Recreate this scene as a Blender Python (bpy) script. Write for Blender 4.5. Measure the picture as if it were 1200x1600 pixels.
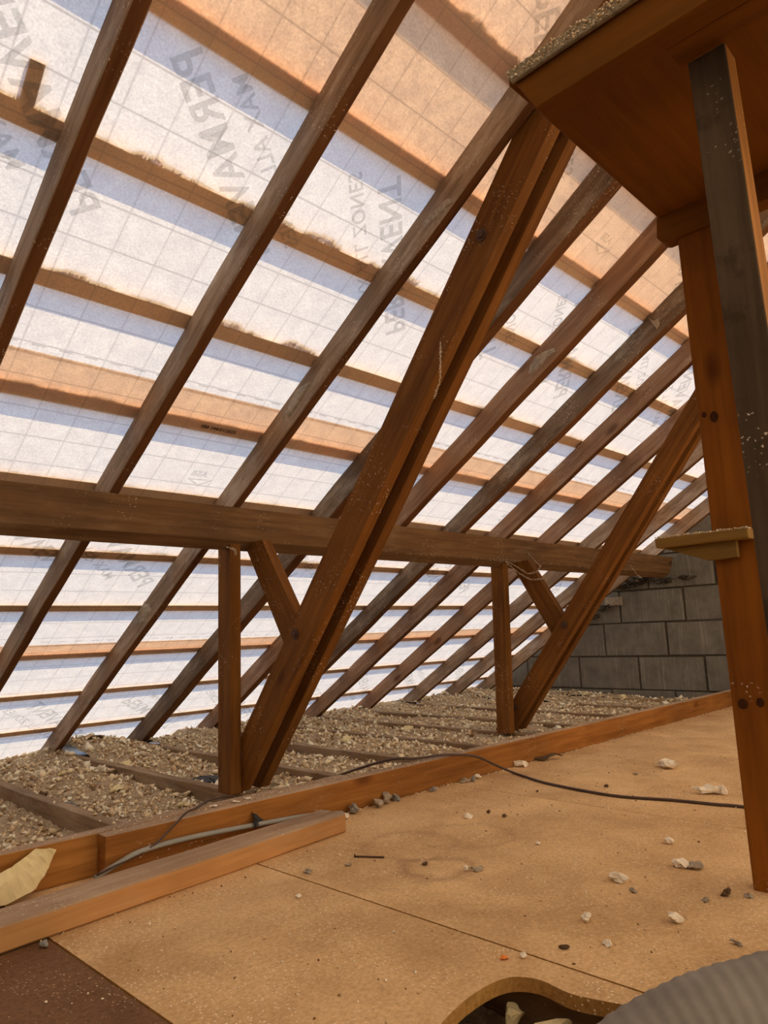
import bpy, bmesh, math, random
import numpy as np
from mathutils import Vector, Matrix, noise
from mathutils.geometry import tessellate_polygon

# ------------------------------------------------------------------ scene, camera, light
for o in list(bpy.data.objects):
    bpy.data.objects.remove(o)
scene = bpy.context.scene
C = scene.collection
rnd = random.Random(7)

YAW, PITCH, ROLL, FPX = math.radians(44.4217), math.radians(9.6826), math.radians(-2.2224), 1112.76
f_ = Vector((math.cos(PITCH) * math.cos(YAW), math.cos(PITCH) * math.sin(YAW), math.sin(PITCH)))
r_ = Vector((math.sin(YAW), -math.cos(YAW), 0))
u_ = r_.cross(f_)
cr, sr = math.cos(ROLL), math.sin(ROLL)
r2, u2 = cr * r_ + sr * u_, -sr * r_ + cr * u_
cam_d = bpy.data.cameras.new('camera')
cam = bpy.data.objects.new('camera', cam_d)
C.objects.link(cam)
cam_d.sensor_fit = 'VERTICAL'
cam_d.sensor_height = 36.0
cam_d.lens = 36.0 * FPX / 1600.0
cam_d.clip_start = 0.02
M = Matrix((r2, u2, -f_)).transposed().to_4x4()
M.translation = Vector((0, 0, 0.55))
cam.matrix_world = M
scene.camera = cam

world = bpy.data.worlds.new('world')
scene.world = world
world.use_nodes = True
wn = world.node_tree
bg = wn.nodes['Background']
tc = wn.nodes.new('ShaderNodeTexCoord')
sep = wn.nodes.new('ShaderNodeSeparateXYZ')
rmp = wn.nodes.new('ShaderNodeValToRGB')
rmp.color_ramp.elements[0].position = 0.45
rmp.color_ramp.elements[0].color = (0.28, 0.24, 0.18, 1)
rmp.color_ramp.elements[1].position = 0.52
rmp.color_ramp.elements[1].color = (0.90, 0.95, 1.0, 1)
e = rmp.color_ramp.elements.new(1.0)
e.color = (0.42, 0.62, 1.0, 1)
mth = wn.nodes.new('ShaderNodeMath')
mth.operation = 'MULTIPLY_ADD'
mth.inputs[1].default_value = 0.5
mth.inputs[2].default_value = 0.5
wn.links.new(tc.outputs['Generated'], sep.inputs[0])
wn.links.new(sep.outputs['Z'], mth.inputs[0])
wn.links.new(mth.outputs[0], rmp.inputs[0])
wn.links.new(rmp.outputs[0], bg.inputs[0])
bg.inputs[1].default_value = 1.12

sun_d = bpy.data.lights.new('sun', 'SUN')
sun_d.energy = 8.0
sun_d.color = (1.0, 0.78, 0.44)
sun_d.angle = math.radians(0.6)
sun = bpy.data.objects.new('sun', sun_d)
C.objects.link(sun)
sun_el = math.radians(51)
sdir = Vector((0.10, -math.cos(sun_el), math.sin(sun_el)))       # towards the sun: over the ridge, behind the camera's side
sun.rotation_euler = sdir.to_track_quat('Z', 'Y').to_euler()
sun.location = sdir * 12

scene.view_settings.view_transform = 'Standard'
scene.view_settings.look = 'None'
scene.view_settings.exposure = 0.0
scene.view_settings.gamma = 1.0
scene.view_settings.use_curve_mapping = False
scene.cycles.use_denoising = True
scene.cycles.max_bounces = 10
scene.cycles.diffuse_bounces = 8
scene.cycles.transmission_bounces = 8
scene.cycles.sample_clamp_indirect = 6.0

# ------------------------------------------------------------------ roof plane coordinates
TH = math.radians(32.178)
CT, ST = math.cos(TH), math.sin(TH)
Z0 = 2.16725 / CT


def RP(x, s, d):
    """point on the near (far-left) slope: x along the ridge, s metres down the slope, d metres out from the rafter undersides"""
    t = s - 0.0629
    return Vector((x, t * CT + d * ST, Z0 - t * ST + d * CT))


RM = Matrix((Vector((1, 0, 0)), Vector((0, CT, -ST)), Vector((0, ST, CT)))).transposed().to_4x4()
RIDGE_S = -0.20
XW, XE = -1.6, 5.65            # near wall and gable wall

# ------------------------------------------------------------------ materials


def newmat(name):
    m = bpy.data.materials.new(name)
    m.use_nodes = True
    nt = m.node_tree
    b = nt.nodes['Principled BSDF']
    return m, nt, b


def N(nt, kind, **kw):
    n = nt.nodes.new(kind)
    for k, v in kw.items():
        if k in n.inputs:
            n.inputs[k].default_value = v
        else:
            setattr(n, k, v)
    return n


def ramp(nt, src, p0, p1, c0=(0, 0, 0, 1), c1=(1, 1, 1, 1)):
    r = nt.nodes.new('ShaderNodeValToRGB')
    r.color_ramp.elements[0].position = p0
    r.color_ramp.elements[0].color = c0
    r.color_ramp.elements[1].position = p1
    r.color_ramp.elements[1].color = c1
    nt.links.new(src, r.inputs[0])
    return r.outputs[0]


def mix(nt, fac, a, b, blend='MIX'):
    m = nt.nodes.new('ShaderNodeMix')
    m.data_type = 'RGBA'
    m.blend_type = blend
    if isinstance(fac, float):
        m.inputs[0].default_value = fac
    else:
        nt.links.new(fac, m.inputs[0])
    for i, v in ((6, a), (7, b)):
        if isinstance(v, tuple):
            m.inputs[i].default_value = (v[0], v[1], v[2], 1)
        else:
            nt.links.new(v, m.inputs[i])
    return m.outputs[2]


def c4(c):
    return (c[0], c[1], c[2], 1)


def coords(nt, scale=(1, 1, 1)):
    t = nt.nodes.new('ShaderNodeTexCoord')
    oi = nt.nodes.new('ShaderNodeObjectInfo')
    cx = nt.nodes.new('ShaderNodeVectorMath')
    cx.operation = 'MULTIPLY_ADD'
    cx.inputs[1].default_value = (1, 1, 1)
    sc = nt.nodes.new('ShaderNodeVectorMath')
    sc.operation = 'SCALE'
    sc.inputs[3].default_value = 37.0
    cmb = nt.nodes.new('ShaderNodeCombineXYZ')
    for i in range(3):
        nt.links.new(oi.outputs['Random'], cmb.inputs[i])
    nt.links.new(cmb.outputs[0], sc.inputs[0])
    nt.links.new(t.outputs['Object'], cx.inputs[0])
    nt.links.new(sc.outputs[0], cx.inputs[2])
    mp = nt.nodes.new('ShaderNodeMapping')
    mp.vector_type = 'POINT'
    mp.inputs['Scale'].default_value = scale
    nt.links.new(cx.outputs[0], mp.inputs['Vector'])
    return cx.outputs[0], mp.outputs[0]


def wood(name, dark, light, dust=0.0, dustcol=(0.42, 0.34, 0.25), fleck=0.5, knots=True, rough=0.75, spots=0.0):
    """sawn timber, grain along local x"""
    m, nt, b = newmat(name)
    raw, g = coords(nt, (1.6, 26, 26))
    n1 = N(nt, 'ShaderNodeTexNoise', Scale=1.6, Detail=7.0, Roughness=0.62, Distortion=0.35)
    nt.links.new(g, n1.inputs['Vector'])
    n2 = N(nt, 'ShaderNodeTexNoise', Scale=3.0, Detail=3.0)
    nt.links.new(raw, n2.inputs['Vector'])
    col = ramp(nt, n1.outputs[0], 0.30, 0.72, c4(dark), c4(light))
    v = ramp(nt, n2.outputs[0], 0.3, 0.75, (0.72, 0.72, 0.72, 1), (1.12, 1.1, 1.06, 1))
    col = mix(nt, 1.0, col, v, 'MULTIPLY')
    if knots:
        mp = nt.nodes.new('ShaderNodeMapping')
        mp.inputs['Scale'].default_value = (2.1, 5.0, 5.0)
        nt.links.new(raw, mp.inputs['Vector'])
        vo = N(nt, 'ShaderNodeTexVoronoi', Scale=1.0)
        nt.links.new(mp.outputs[0], vo.inputs['Vector'])
        k = ramp(nt, vo.outputs['Distance'], 0.045, 0.12, (1, 1, 1, 1), (0, 0, 0, 1))
        kn = nt.nodes.new('ShaderNodeMath')
        kn.operation = 'MULTIPLY'
        kn.inputs[1].default_value = 0.8
        nt.links.new(k, kn.inputs[0])
        col = mix(nt, kn.outputs[0], col, (dark[0] * .45, dark[1] * .35, dark[2] * .35))
    if dust > 0:
        n3 = N(nt, 'ShaderNodeTexNoise', Scale=5.0, Detail=9.0, Roughness=0.72)
        mp2 = nt.nodes.new('ShaderNodeMapping')
        mp2.inputs['Scale'].default_value = (0.6, 2.2, 2.2)
        nt.links.new(raw, mp2.inputs['Vector'])
        nt.links.new(mp2.outputs[0], n3.inputs['Vector'])
        d = ramp(nt, n3.outputs[0], 0.60 - 0.12 * dust, 0.78 - 0.08 * dust)
        dm = nt.nodes.new('ShaderNodeMath')
        dm.operation = 'MULTIPLY'
        dm.inputs[1].default_value = min(1, 0.75 * dust + .15)
        nt.links.new(d, dm.inputs[0])
        col = mix(nt, dm.outputs[0], col, dustcol)
    if spots > 0:
        n5 = N(nt, 'ShaderNodeTexNoise', Scale=9.0, Detail=5.0, Roughness=0.6)
        nt.links.new(raw, n5.inputs['Vector'])
        s5 = ramp(nt, n5.outputs[0], 0.56, 0.66)
        sm = nt.nodes.new('ShaderNodeMath')
        sm.operation = 'MULTIPLY'
        sm.inputs[1].default_value = spots
        nt.links.new(s5, sm.inputs[0])
        col = mix(nt, sm.outputs[0], col, (dark[0] * .4, dark[1] * .4, dark[2] * .4))
    if fleck > 0:
        vo2 = N(nt, 'ShaderNodeTexVoronoi', Scale=95.0)
        nw = N(nt, 'ShaderNodeTexNoise', Scale=160.0, Detail=2.0)
        nt.links.new(raw, nw.inputs['Vector'])
        sw = nt.nodes.new('ShaderNodeVectorMath')
        sw.operation = 'MULTIPLY_ADD'
        sw.inputs[1].default_value = (.012, .012, .012)
        nt.links.new(nw.outputs['Color'], sw.inputs[0])
        nt.links.new(raw, sw.inputs[2])
        nt.links.new(sw.outputs[0], vo2.inputs['Vector'])
        n4 = N(nt, 'ShaderNodeTexNoise', Scale=7.0, Detail=2.0)
        nt.links.new(raw, n4.inputs['Vector'])
        a = ramp(nt, vo2.outputs['Distance'], 0.13, 0.20, (1, 1, 1, 1), (0, 0, 0, 1))
        bb = ramp(nt, n4.outputs[0], 0.66 - 0.20 * fleck, 0.74 - 0.16 * fleck)
        cc = nt.nodes.new('ShaderNodeMath')
        cc.operation = 'MULTIPLY'
        nt.links.new(a, cc.inputs[0])
        nt.links.new(bb, cc.inputs[1])
        col = mix(nt, cc.outputs[0], col, (0.66, 0.56, 0.42))
    nt.links.new(col, b.inputs['Base Color'])
    b.inputs['Roughness'].default_value = rough
    b.inputs['Specular IOR Level'].default_value = 0.15
    bp = nt.nodes.new('ShaderNodeBump')
    bp.inputs['Strength'].default_value = 0.35
    bp.inputs['Distance'].default_value = 0.004
    nt.links.new(n1.outputs[0], bp.inputs['Height'])
    nt.links.new(bp.outputs[0], b.inputs['Normal'])
    return m


def plain(name, col, rough=0.85, var=0.25, scale=30.0, bump=0.3, col2=None, spec=0.2):
    m, nt, b = newmat(name)
    raw, g = coords(nt, (1, 1, 1))
    n = N(nt, 'ShaderNodeTexNoise', Scale=scale, Detail=6.0, Roughness=0.6)
    nt.links.new(raw, n.inputs['Vector'])
    c2 = col2 or tuple(x * (1 - var) for x in col)
    o = ramp(nt, n.outputs[0], 0.32, 0.68, c4(c2), c4(col))
    nt.links.new(o, b.inputs['Base Color'])
    b.inputs['Roughness'].default_value = rough
    b.inputs['Specular IOR Level'].default_value = spec
    bp = nt.nodes.new('ShaderNodeBump')
    bp.inputs['Strength'].default_value = bump
    bp.inputs['Distance'].default_value = 0.003
    nt.links.new(n.outputs[0], bp.inputs['Height'])
    nt.links.new(bp.outputs[0], b.inputs['Normal'])
    return m


M_RAFTER = wood('old_rafter_timber', (0.20, 0.125, 0.075), (0.42, 0.290, 0.190), dust=0.9, dustcol=(0.56, 0.45, 0.34), fleck=0.8)
M_UNDER = wood('dark_reddish_timber_underside', (0.115, 0.045, 0.016), (0.20, 0.085, 0.030), dust=0.1, fleck=0.55)
M_RAFTER_D = wood('dark_rafter_timber', (0.115, 0.078, 0.050), (0.26, 0.175, 0.112), dust=0.7, dustcol=(0.46, 0.38, 0.29), fleck=0.9)
M_RAFTER_R = wood('reddish_rafter_timber', (0.22, 0.118, 0.066), (0.42, 0.250, 0.150), dust=0.7, dustcol=(0.50, 0.38, 0.28), fleck=0.8)
M_PURLIN = wood('brown_purlin_timber', (0.135, 0.070, 0.030), (0.265, 0.148, 0.066), dust=0.45, dustcol=(0.36, 0.24, 0.14), fleck=0.6)
M_STRUT = wood('orange_brown_truss_timber', (0.130, 0.046, 0.008), (0.265, 0.105, 0.018), dust=0.25, dustcol=(0.30, 0.17, 0.06), fleck=0.7)
M_POST = wood('orange_post_timber', (0.185, 0.058, 0.004), (0.30, 0.100, 0.008), dust=0.0, fleck=0.12)
M_POSTD = wood('dark_dusty_post_timber', (0.062, 0.042, 0.022), (0.115, 0.078, 0.045), dust=0.25, dustcol=(0.17, 0.13, 0.09), fleck=0.45, spots=0.6)
M_CURB = wood('orange_floor_timber', (0.28, 0.110, 0.020), (0.50, 0.225, 0.055), dust=0.25, dustcol=(0.42, 0.24, 0.10), fleck=0.3)
M_CURB_DARK = wood('darker_orange_floor_timber', (0.22, 0.078, 0.014), (0.42, 0.175, 0.040), dust=0.3, dustcol=(0.40, 0.22, 0.09), fleck=0.45)
M_BEAM = wood('pale_orange_loose_timber', (0.44, 0.21, 0.070), (0.62, 0.33, 0.13), dust=0.5, dustcol=(0.45, 0.30, 0.18), fleck=0.15, knots=False)
M_DUSTTOP = wood('dust_covered_timber_top', (0.30, 0.19, 0.11), (0.46, 0.31, 0.19), dust=0.9, dustcol=(0.50, 0.36, 0.24), fleck=0.7, knots=False)
M_REDWOOD = wood('red_brown_floor_timber', (0.26, 0.075, 0.016), (0.42, 0.155, 0.036), dust=0.2, fleck=0.35)
M_JOIST = wood('dusty_joist_timber', (0.19, 0.115, 0.058), (0.36, 0.235, 0.130), dust=0.8, dustcol=(0.46, 0.35, 0.23), fleck=0.7)
M_BATTEN = wood('treated_batten_timber', (0.72, 0.40, 0.15), (0.88, 0.56, 0.25), fleck=0.0, knots=False)
M_PANEL = wood('orange_platform_board', (0.145, 0.050, 0.002), (0.205, 0.073, 0.004), dust=0.0, fleck=0.0, knots=False)
M_SHELF = wood('yellowish_noggin_timber', (0.19, 0.105, 0.022), (0.31, 0.180, 0.045), dust=0.3, fleck=0.6, knots=False)
M_DUST = plain('grey_brown_dust', (0.42, 0.36, 0.24), var=0.5, scale=90, bump=0.8)
M_FOAM = plain('yellow_foam', (0.80, 0.66, 0.36), var=0.18, scale=26, bump=0.5)
M_WHITE = plain('white_plaster', (0.85, 0.74, 0.56), var=0.2, scale=60, bump=0.6)
M_STONE = plain('grey_brown_mortar', (0.42, 0.34, 0.24), var=0.4, scale=60, bump=0.8)
M_DARKBIT = plain('dark_brown_scrap', (0.13, 0.075, 0.035), var=0.4, scale=60)
M_ORANGEBIT = plain('orange_scrap', (0.85, 0.25, 0.05), var=0.2)
M_GREYBIT = plain('grey_slate_scrap', (0.30, 0.28, 0.24), var=0.3, scale=50)
M_IRON = plain('rusty_nail_iron', (0.10, 0.05, 0.03), rough=0.6)
M_BLACK = plain('black_plastic', (0.012, 0.011, 0.010), rough=0.5, spec=0.5)
M_CABLE = plain('dark_brown_cable_sheath', (0.085, 0.048, 0.032), rough=0.5, spec=0.4)
M_PIPE = plain('grey_plastic_conduit', (0.33, 0.32, 0.27), rough=0.55, var=0.2, scale=14, spec=0.4)
M_CEIL = plain('plasterboard', (0.35, 0.31, 0.26))
KNOTS = ((.571, 1.014, .005, .007), (.550, 1.004, .009, .013), (.562, .374, .010, .011), (.527, .378, .008, .010))
M_KNOT = plain('dark_knot_wood', (0.065, 0.018, 0.003), var=.5, scale=200)
M_SMEAR = plain('pale_mortar_smear', (0.46, 0.37, 0.27), var=0.45, scale=70, bump=0.8)
M_MORTAR = plain('dark_mortar', (0.115, 0.092, 0.064), var=0.5, scale=40, bump=1.0)
M_WEB = plain('dusty_cobweb_thread', (0.70, 0.58, 0.42))
M_PRINT_BLACK = plain('black_stamp_ink', (0.02, 0.015, 0.012), var=0.0, bump=0.0)


def mat_block():
    m, nt, b = newmat('scratched_grey_block')
    raw, g = coords(nt, (1, 1, 1))
    n = N(nt, 'ShaderNodeTexNoise', Scale=9.0, Detail=8.0, Roughness=0.7)
    nt.links.new(raw, n.inputs['Vector'])
    mp = nt.nodes.new('ShaderNodeMapping')
    mp.inputs['Scale'].default_value = (1, 60, 3)
    nt.links.new(raw, mp.inputs['Vector'])
    n2 = N(nt, 'ShaderNodeTexNoise', Scale=1.0, Detail=3.0, Roughness=0.6)
    nt.links.new(mp.outputs[0], n2.inputs['Vector'])
    a = ramp(nt, n.outputs[0], 0.3, 0.7, (0.125, 0.112, 0.088, 1), (0.215, 0.195, 0.155, 1))
    l = ramp(nt, n2.outputs[0], 0.56, 0.72, (0, 0, 0, 1), (0.6, 0.6, 0.6, 1))
    col = mix(nt, l, a, (0.34, 0.31, 0.25))
    nt.links.new(col, b.inputs['Base Color'])
    b.inputs['Roughness'].default_value = 0.95
    bp = nt.nodes.new('ShaderNodeBump')
    bp.inputs['Strength'].default_value = 0.7
    bp.inputs['Distance'].default_value = 0.004
    nt.links.new(n2.outputs[0], bp.inputs['Height'])
    nt.links.new(bp.outputs[0], b.inputs['Normal'])
    return m


def mat_chip(name, c0, c1, fleck=(0.80, 0.62, 0.40), stain=0.0):
    m, nt, b = newmat(name)
    raw, g = coords(nt, (1, 1, 1))
    t = nt.nodes.new('ShaderNodeTexCoord')
    n = N(nt, 'ShaderNodeTexNoise', Scale=120.0, Detail=4.0, Roughness=0.75)
    nt.links.new(raw, n.inputs['Vector'])
    nb = N(nt, 'ShaderNodeTexNoise', Scale=4.0, Detail=5.0, Roughness=0.6, Distortion=0.3)
    nt.links.new(raw, nb.inputs['Vector'])
    col = ramp(nt, n.outputs[0], 0.3, 0.7, c4(c0), c4(c1))
    col = mix(nt, 1.0, col, ramp(nt, nb.outputs[0], 0.30, 0.70, (0.74, 0.68, 0.62, 1), (1.12, 1.12, 1.12, 1)), 'MULTIPLY')
    vo = N(nt, 'ShaderNodeTexVoronoi', Scale=115.0)
    nt.links.new(raw, vo.inputs['Vector'])
    n4 = N(nt, 'ShaderNodeTexNoise', Scale=9.0, Detail=3.0)
    nt.links.new(raw, n4.inputs['Vector'])
    a = ramp(nt, vo.outputs['Distance'], 0.12, 0.24, (1, 1, 1, 1), (0, 0, 0, 1))
    bb = ramp(nt, n4.outputs[0], 0.42, 0.60)
    cc = nt.nodes.new('ShaderNodeMath')
    cc.operation = 'MULTIPLY'
    nt.links.new(a, cc.inputs[0])
    nt.links.new(bb, cc.inputs[1])
    col = mix(nt, cc.outputs[0], col, fleck)
    vd = N(nt, 'ShaderNodeTexVoronoi', Scale=34.0)
    nt.links.new(raw, vd.inputs['Vector'])
    nd = N(nt, 'ShaderNodeTexNoise', Scale=6.0, Detail=2.0)
    nt.links.new(raw, nd.inputs['Vector'])
    ad = ramp(nt, vd.outputs['Distance'], 0.06, 0.12, (1, 1, 1, 1), (0, 0, 0, 1))
    bd = ramp(nt, nd.outputs[0], 0.55, 0.65)
    cd = nt.nodes.new('ShaderNodeMath')
    cd.operation = 'MULTIPLY'
    nt.links.new(ad, cd.inputs[0])
    nt.links.new(bd, cd.inputs[1])
    col = mix(nt, cd.outputs[0], col, (0.22, 0.12, 0.05))
    if stain > 0:
        # old water rings, fixed to their own place on the board
        fac = None
        for (cx, cy, R, w, k) in ((1.40, 1.25, 0.080, 0.030, 0.42), (1.50, 1.42, 0.12, 0.022, 0.24), (1.66, 1.36, 0.12, 0.030, 0.20)):
            mp = nt.nodes.new('ShaderNodeVectorMath')
            mp.operation = 'SUBTRACT'
            mp.inputs[1].default_value = (cx, cy, 0)
            nt.links.new(t.outputs['Object'], mp.inputs[0])
            dn = nt.nodes.new('ShaderNodeVectorMath')
            dn.operation = 'ADD'
            nn = N(nt, 'ShaderNodeTexNoise', Scale=11.0, Detail=3.0)
            nt.links.new(raw, nn.inputs['Vector'])
            sc = nt.nodes.new('ShaderNodeVectorMath')
            sc.operation = 'SCALE'
            sc.inputs[3].default_value = 0.11
            nt.links.new(nn.outputs['Color'], sc.inputs[0])
            nt.links.new(mp.outputs[0], dn.inputs[0])
            nt.links.new(sc.outputs[0], dn.inputs[1])
            mul = nt.nodes.new('ShaderNodeVectorMath')
            mul.operation = 'MULTIPLY'
            mul.inputs[1].default_value = (1, 1, 0)
            nt.links.new(dn.outputs[0], mul.inputs[0])
            ln = nt.nodes.new('ShaderNodeVectorMath')
            ln.operation = 'LENGTH'
            nt.links.new(mul.outputs[0], ln.inputs[0])
            s1 = nt.nodes.new('ShaderNodeMath')
            s1.operation = 'SUBTRACT'
            s1.inputs[1].default_value = R
            nt.links.new(ln.outputs['Value'], s1.inputs[0])
            s2 = nt.nodes.new('ShaderNodeMath')
            s2.operation = 'ABSOLUTE'
            nt.links.new(s1.outputs[0], s2.inputs[0])
            f = ramp(nt, s2.outputs[0], 0.0, w, (k, k, k, 1), (0, 0, 0, 1))
            col = mix(nt, f, col, (0.20, 0.11, 0.055))
    nt.links.new(col, b.inputs['Base Color'])
    b.inputs['Roughness'].default_value = 0.85
    b.inputs['Specular IOR Level'].default_value = 0.15
    bp = nt.nodes.new('ShaderNodeBump')
    bp.inputs['Strength'].default_value = 0.25
    bp.inputs['Distance'].default_value = 0.002
    nt.links.new(n.outputs[0], bp.inputs['Height'])
    nt.links.new(bp.outputs[0], b.inputs['Normal'])
    return m


def mat_debris():
    m, nt, b = newmat('crumbled_insulation_debris')
    raw, g = coords(nt, (1, 1, 1))
    n = N(nt, 'ShaderNodeTexNoise', Scale=70.0, Detail=6.0, Roughness=0.7)
    nt.links.new(raw, n.inputs['Vector'])
    vo = N(nt, 'ShaderNodeTexVoronoi', Scale=95.0)
    nt.links.new(raw, vo.inputs['Vector'])
    a = ramp(nt, n.outputs[0], 0.32, 0.66, (0.28, 0.19, 0.10, 1), (0.86, 0.68, 0.44, 1))  # dark low tones paint the shade of the crevices into the colour
    col = mix(nt, ramp(nt, vo.outputs['Distance'], 0.0, 0.55, (0.0, 0, 0, 1), (0.55, .55, .55, 1)), a, (0.26, 0.17, 0.10))
    nt.links.new(col, b.inputs['Base Color'])
    b.inputs['Roughness'].default_value = 1.0
    b.inputs['Specular IOR Level'].default_value = 0.05
    bp = nt.nodes.new('ShaderNodeBump')
    bp.inputs['Strength'].default_value = 1.0
    bp.inputs['Distance'].default_value = 0.006
    nt.links.new(n.outputs[0], bp.inputs['Height'])
    nt.links.new(bp.outputs[0], b.inputs['Normal'])
    return m


def mat_chunks(name, cols):
    m, nt, b = newmat(name)
    g = nt.nodes.new('ShaderNodeNewGeometry')
    r = nt.nodes.new('ShaderNodeValToRGB')
    r.color_ramp.interpolation = 'CONSTANT'
    els = r.color_ramp.elements
    els[0].color = c4(cols[0][1])
    els[0].position = 0
    els[1].position = cols[1][0]
    els[1].color = c4(cols[1][1])
    for p, c in cols[2:]:
        q = els.new(p)
        q.color = c4(c)
    nt.links.new(g.outputs['Random Per Island'], r.inputs[0])
    nt.links.new(r.outputs[0], b.inputs['Base Color'])
    b.inputs['Roughness'].default_value = 0.95
    b.inputs['Specular IOR Level'].default_value = 0.05
    return m


def mat_membrane(name, tcol, dcol, lines=True):
    """thin translucent roofing felt with its printed grid; local x along the ridge, local y down the slope"""
    m = bpy.data.materials.new(name)
    m.use_nodes = True
    nt = m.node_tree
    nt.nodes.clear()
    out = nt.nodes.new('ShaderNodeOutputMaterial')
    add = nt.nodes.new('ShaderNodeAddShader')
    tr = nt.nodes.new('ShaderNodeBsdfTranslucent')
    df = nt.nodes.new('ShaderNodeBsdfDiffuse')
    nt.links.new(tr.outputs[0], add.inputs[0])
    nt.links.new(df.outputs[0], add.inputs[1])
    nt.links.new(add.outputs[0], out.inputs[0])
    t = nt.nodes.new('ShaderNodeTexCoord')
    n = N(nt, 'ShaderNodeTexNoise', Scale=22.0, Detail=8.0, Roughness=0.72)
    nt.links.new(t.outputs['Object'], n.inputs['Vector'])
    v = ramp(nt, n.outputs[0], 0.30, 0.72, (0.84, 0.83, 0.85, 1), (1.08, 1.07, 1.04, 1))
    n3 = N(nt, 'ShaderNodeTexNoise', Scale=150.0, Detail=4.0, Roughness=0.7)
    nt.links.new(t.outputs['Object'], n3.inputs['Vector'])
    v = mix(nt, 1.0, v, ramp(nt, n3.outputs[0], 0.34, 0.66, (0.80, 0.80, 0.81, 1), (1.14, 1.14, 1.13, 1)), 'MULTIPLY')
    col = mix(nt, 1.0, v, tcol, 'MULTIPLY')
    if lines:
        sp = nt.nodes.new('ShaderNodeSeparateXYZ')
        nt.links.new(t.outputs['Object'], sp.inputs[0])

        def line(axis, period, off, half, dark):
            a = nt.nodes.new('ShaderNodeMath')
            a.operation = 'SUBTRACT'
            a.inputs[1].default_value = off - 50 * period
            nt.links.new(sp.outputs[axis], a.inputs[0])
            p = nt.nodes.new('ShaderNodeMath')
            p.operation = 'PINGPONG'
            p.inputs[1].default_value = period / 2
            nt.links.new(a.outputs[0], p.inputs[0])
            return ramp(nt, p.outputs[0], half / 1.0 * 0.6, half, (dark, dark, dark, 1), (0, 0, 0, 1))
        l1 = line('X', 0.12, 0.650, 0.0013, 0.55)
        l2 = line('Y', 0.118, 1.577, 0.0016, 0.75)
        mx = nt.nodes.new('ShaderNodeMath')
        mx.operation = 'MAXIMUM'
        nt.links.new(l1, mx.inputs[0])
        nt.links.new(l2, mx.inputs[1])
        col = mix(nt, mx.outputs[0], col, (tcol[0] * .42, tcol[1] * .42, tcol[2] * .45))
    nt.links.new(col, tr.inputs[0])
    df.inputs[0].default_value = c4(dcol)
    bp = nt.nodes.new('ShaderNodeBump')
    bp.inputs['Strength'].default_value = 0.25
    bp.inputs['Distance'].default_value = 0.004
    nt.links.new(n.outputs[0], bp.inputs['Height'])
    nt.links.new(bp.outputs[0], df.inputs['Normal'])
    nt.links.new(bp.outputs[0], tr.inputs['Normal'])
    return m


def mat_print():
    m = bpy.data.materials.new('grey_printed_lettering')
    m.use_nodes = True
    nt = m.node_tree
    nt.nodes.clear()
    out = nt.nodes.new('ShaderNodeOutputMaterial')
    a = nt.nodes.new('ShaderNodeMixShader')
    a.inputs[0].default_value = 0.27
    t = nt.nodes.new('ShaderNodeBsdfTransparent')
    d = nt.nodes.new('ShaderNodeBsdfDiffuse')
    d.inputs[0].default_value = (0.20, 0.205, 0.21, 1)
    nt.links.new(t.outputs[0], a.inputs[1])
    nt.links.new(d.outputs[0], a.inputs[2])
    nt.links.new(a.outputs[0], out.inputs[0])
    return m


M_BLOCK = mat_block()
M_CHIP = mat_chip('chipboard', (0.50, 0.315, 0.140), (0.75, 0.51, 0.265), stain=1.0, fleck=(0.86, 0.72, 0.50))
M_CHIP_D = mat_chip('dark_chipboard', (0.12, 0.062, 0.028), (0.22, 0.115, 0.055), fleck=(0.5, 0.36, 0.22))
M_CHIP_E = mat_chip('chipboard_cut_edge', (0.30, 0.145, 0.03), (0.55, 0.30, 0.09))
M_DEBRIS = mat_debris()
M_CHUNKS = mat_chunks('mixed_insulation_crumbs', [(0, (0.88, 0.72, 0.47)), (0.30, (0.70, 0.52, 0.31)), (0.55, (0.95, 0.86, 0.64)), (0.76, (0.36, 0.23, 0.12)), (0.90, (0.58, 0.48, 0.34))])
M_SPECKS = mat_chunks('white_floor_specks', [(0, (0.85, 0.72, 0.52)), (0.6, (0.62, 0.44, 0.26)), (0.8, (0.20, 0.11, 0.05))])
M_SAWDUST = mat_chunks('sawdust_on_battens', [(0, (0.60, 0.38, 0.15)), (0.5, (0.45, 0.26, 0.09)), (0.8, (0.7, 0.5, 0.25))])
M_MEM = mat_membrane('white_roofing_membrane', (0.565, 0.55, 0.545), (0.37, 0.315, 0.25))
M_MEM_OUT = mat_membrane('amber_membrane_lap', (0.82, 0.56, 0.37), (0.15, 0.10, 0.07), lines=False)
M_PRINT = mat_print()

# ------------------------------------------------------------------ builders


def link(name, me, mat=None, parent=None, mw=None, smooth=False):
    o = bpy.data.objects.new(name, me)
    C.objects.link(o)
    if mat is not None and not me.materials:
        me.materials.append(mat)
    if smooth:
        me.polygons.foreach_set('use_smooth', [True] * len(me.polygons))
    if mw is not None:
        o.matrix_world = mw
    if parent is not None:
        pm = parent.matrix_world.copy()
        o.parent = parent
        o.matrix_local = pm.inverted() @ (mw if mw is not None else Matrix())
    return o


def tag(o, label=None, cat=None, group=None, kind=None):
    if label:
        o['label'] = label
    if cat:
        o['category'] = cat
    if group:
        o['group'] = group
    if kind:
        o['kind'] = kind
    return o


def empty(name, loc, label=None, cat=None, group=None, kind=None):
    o = bpy.data.objects.new(name, None)
    o.empty_display_size = 0.05
    C.objects.link(o)
    o.matrix_world = Matrix.Translation(Vector(loc))
    return tag(o, label, cat, group, kind)


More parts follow.
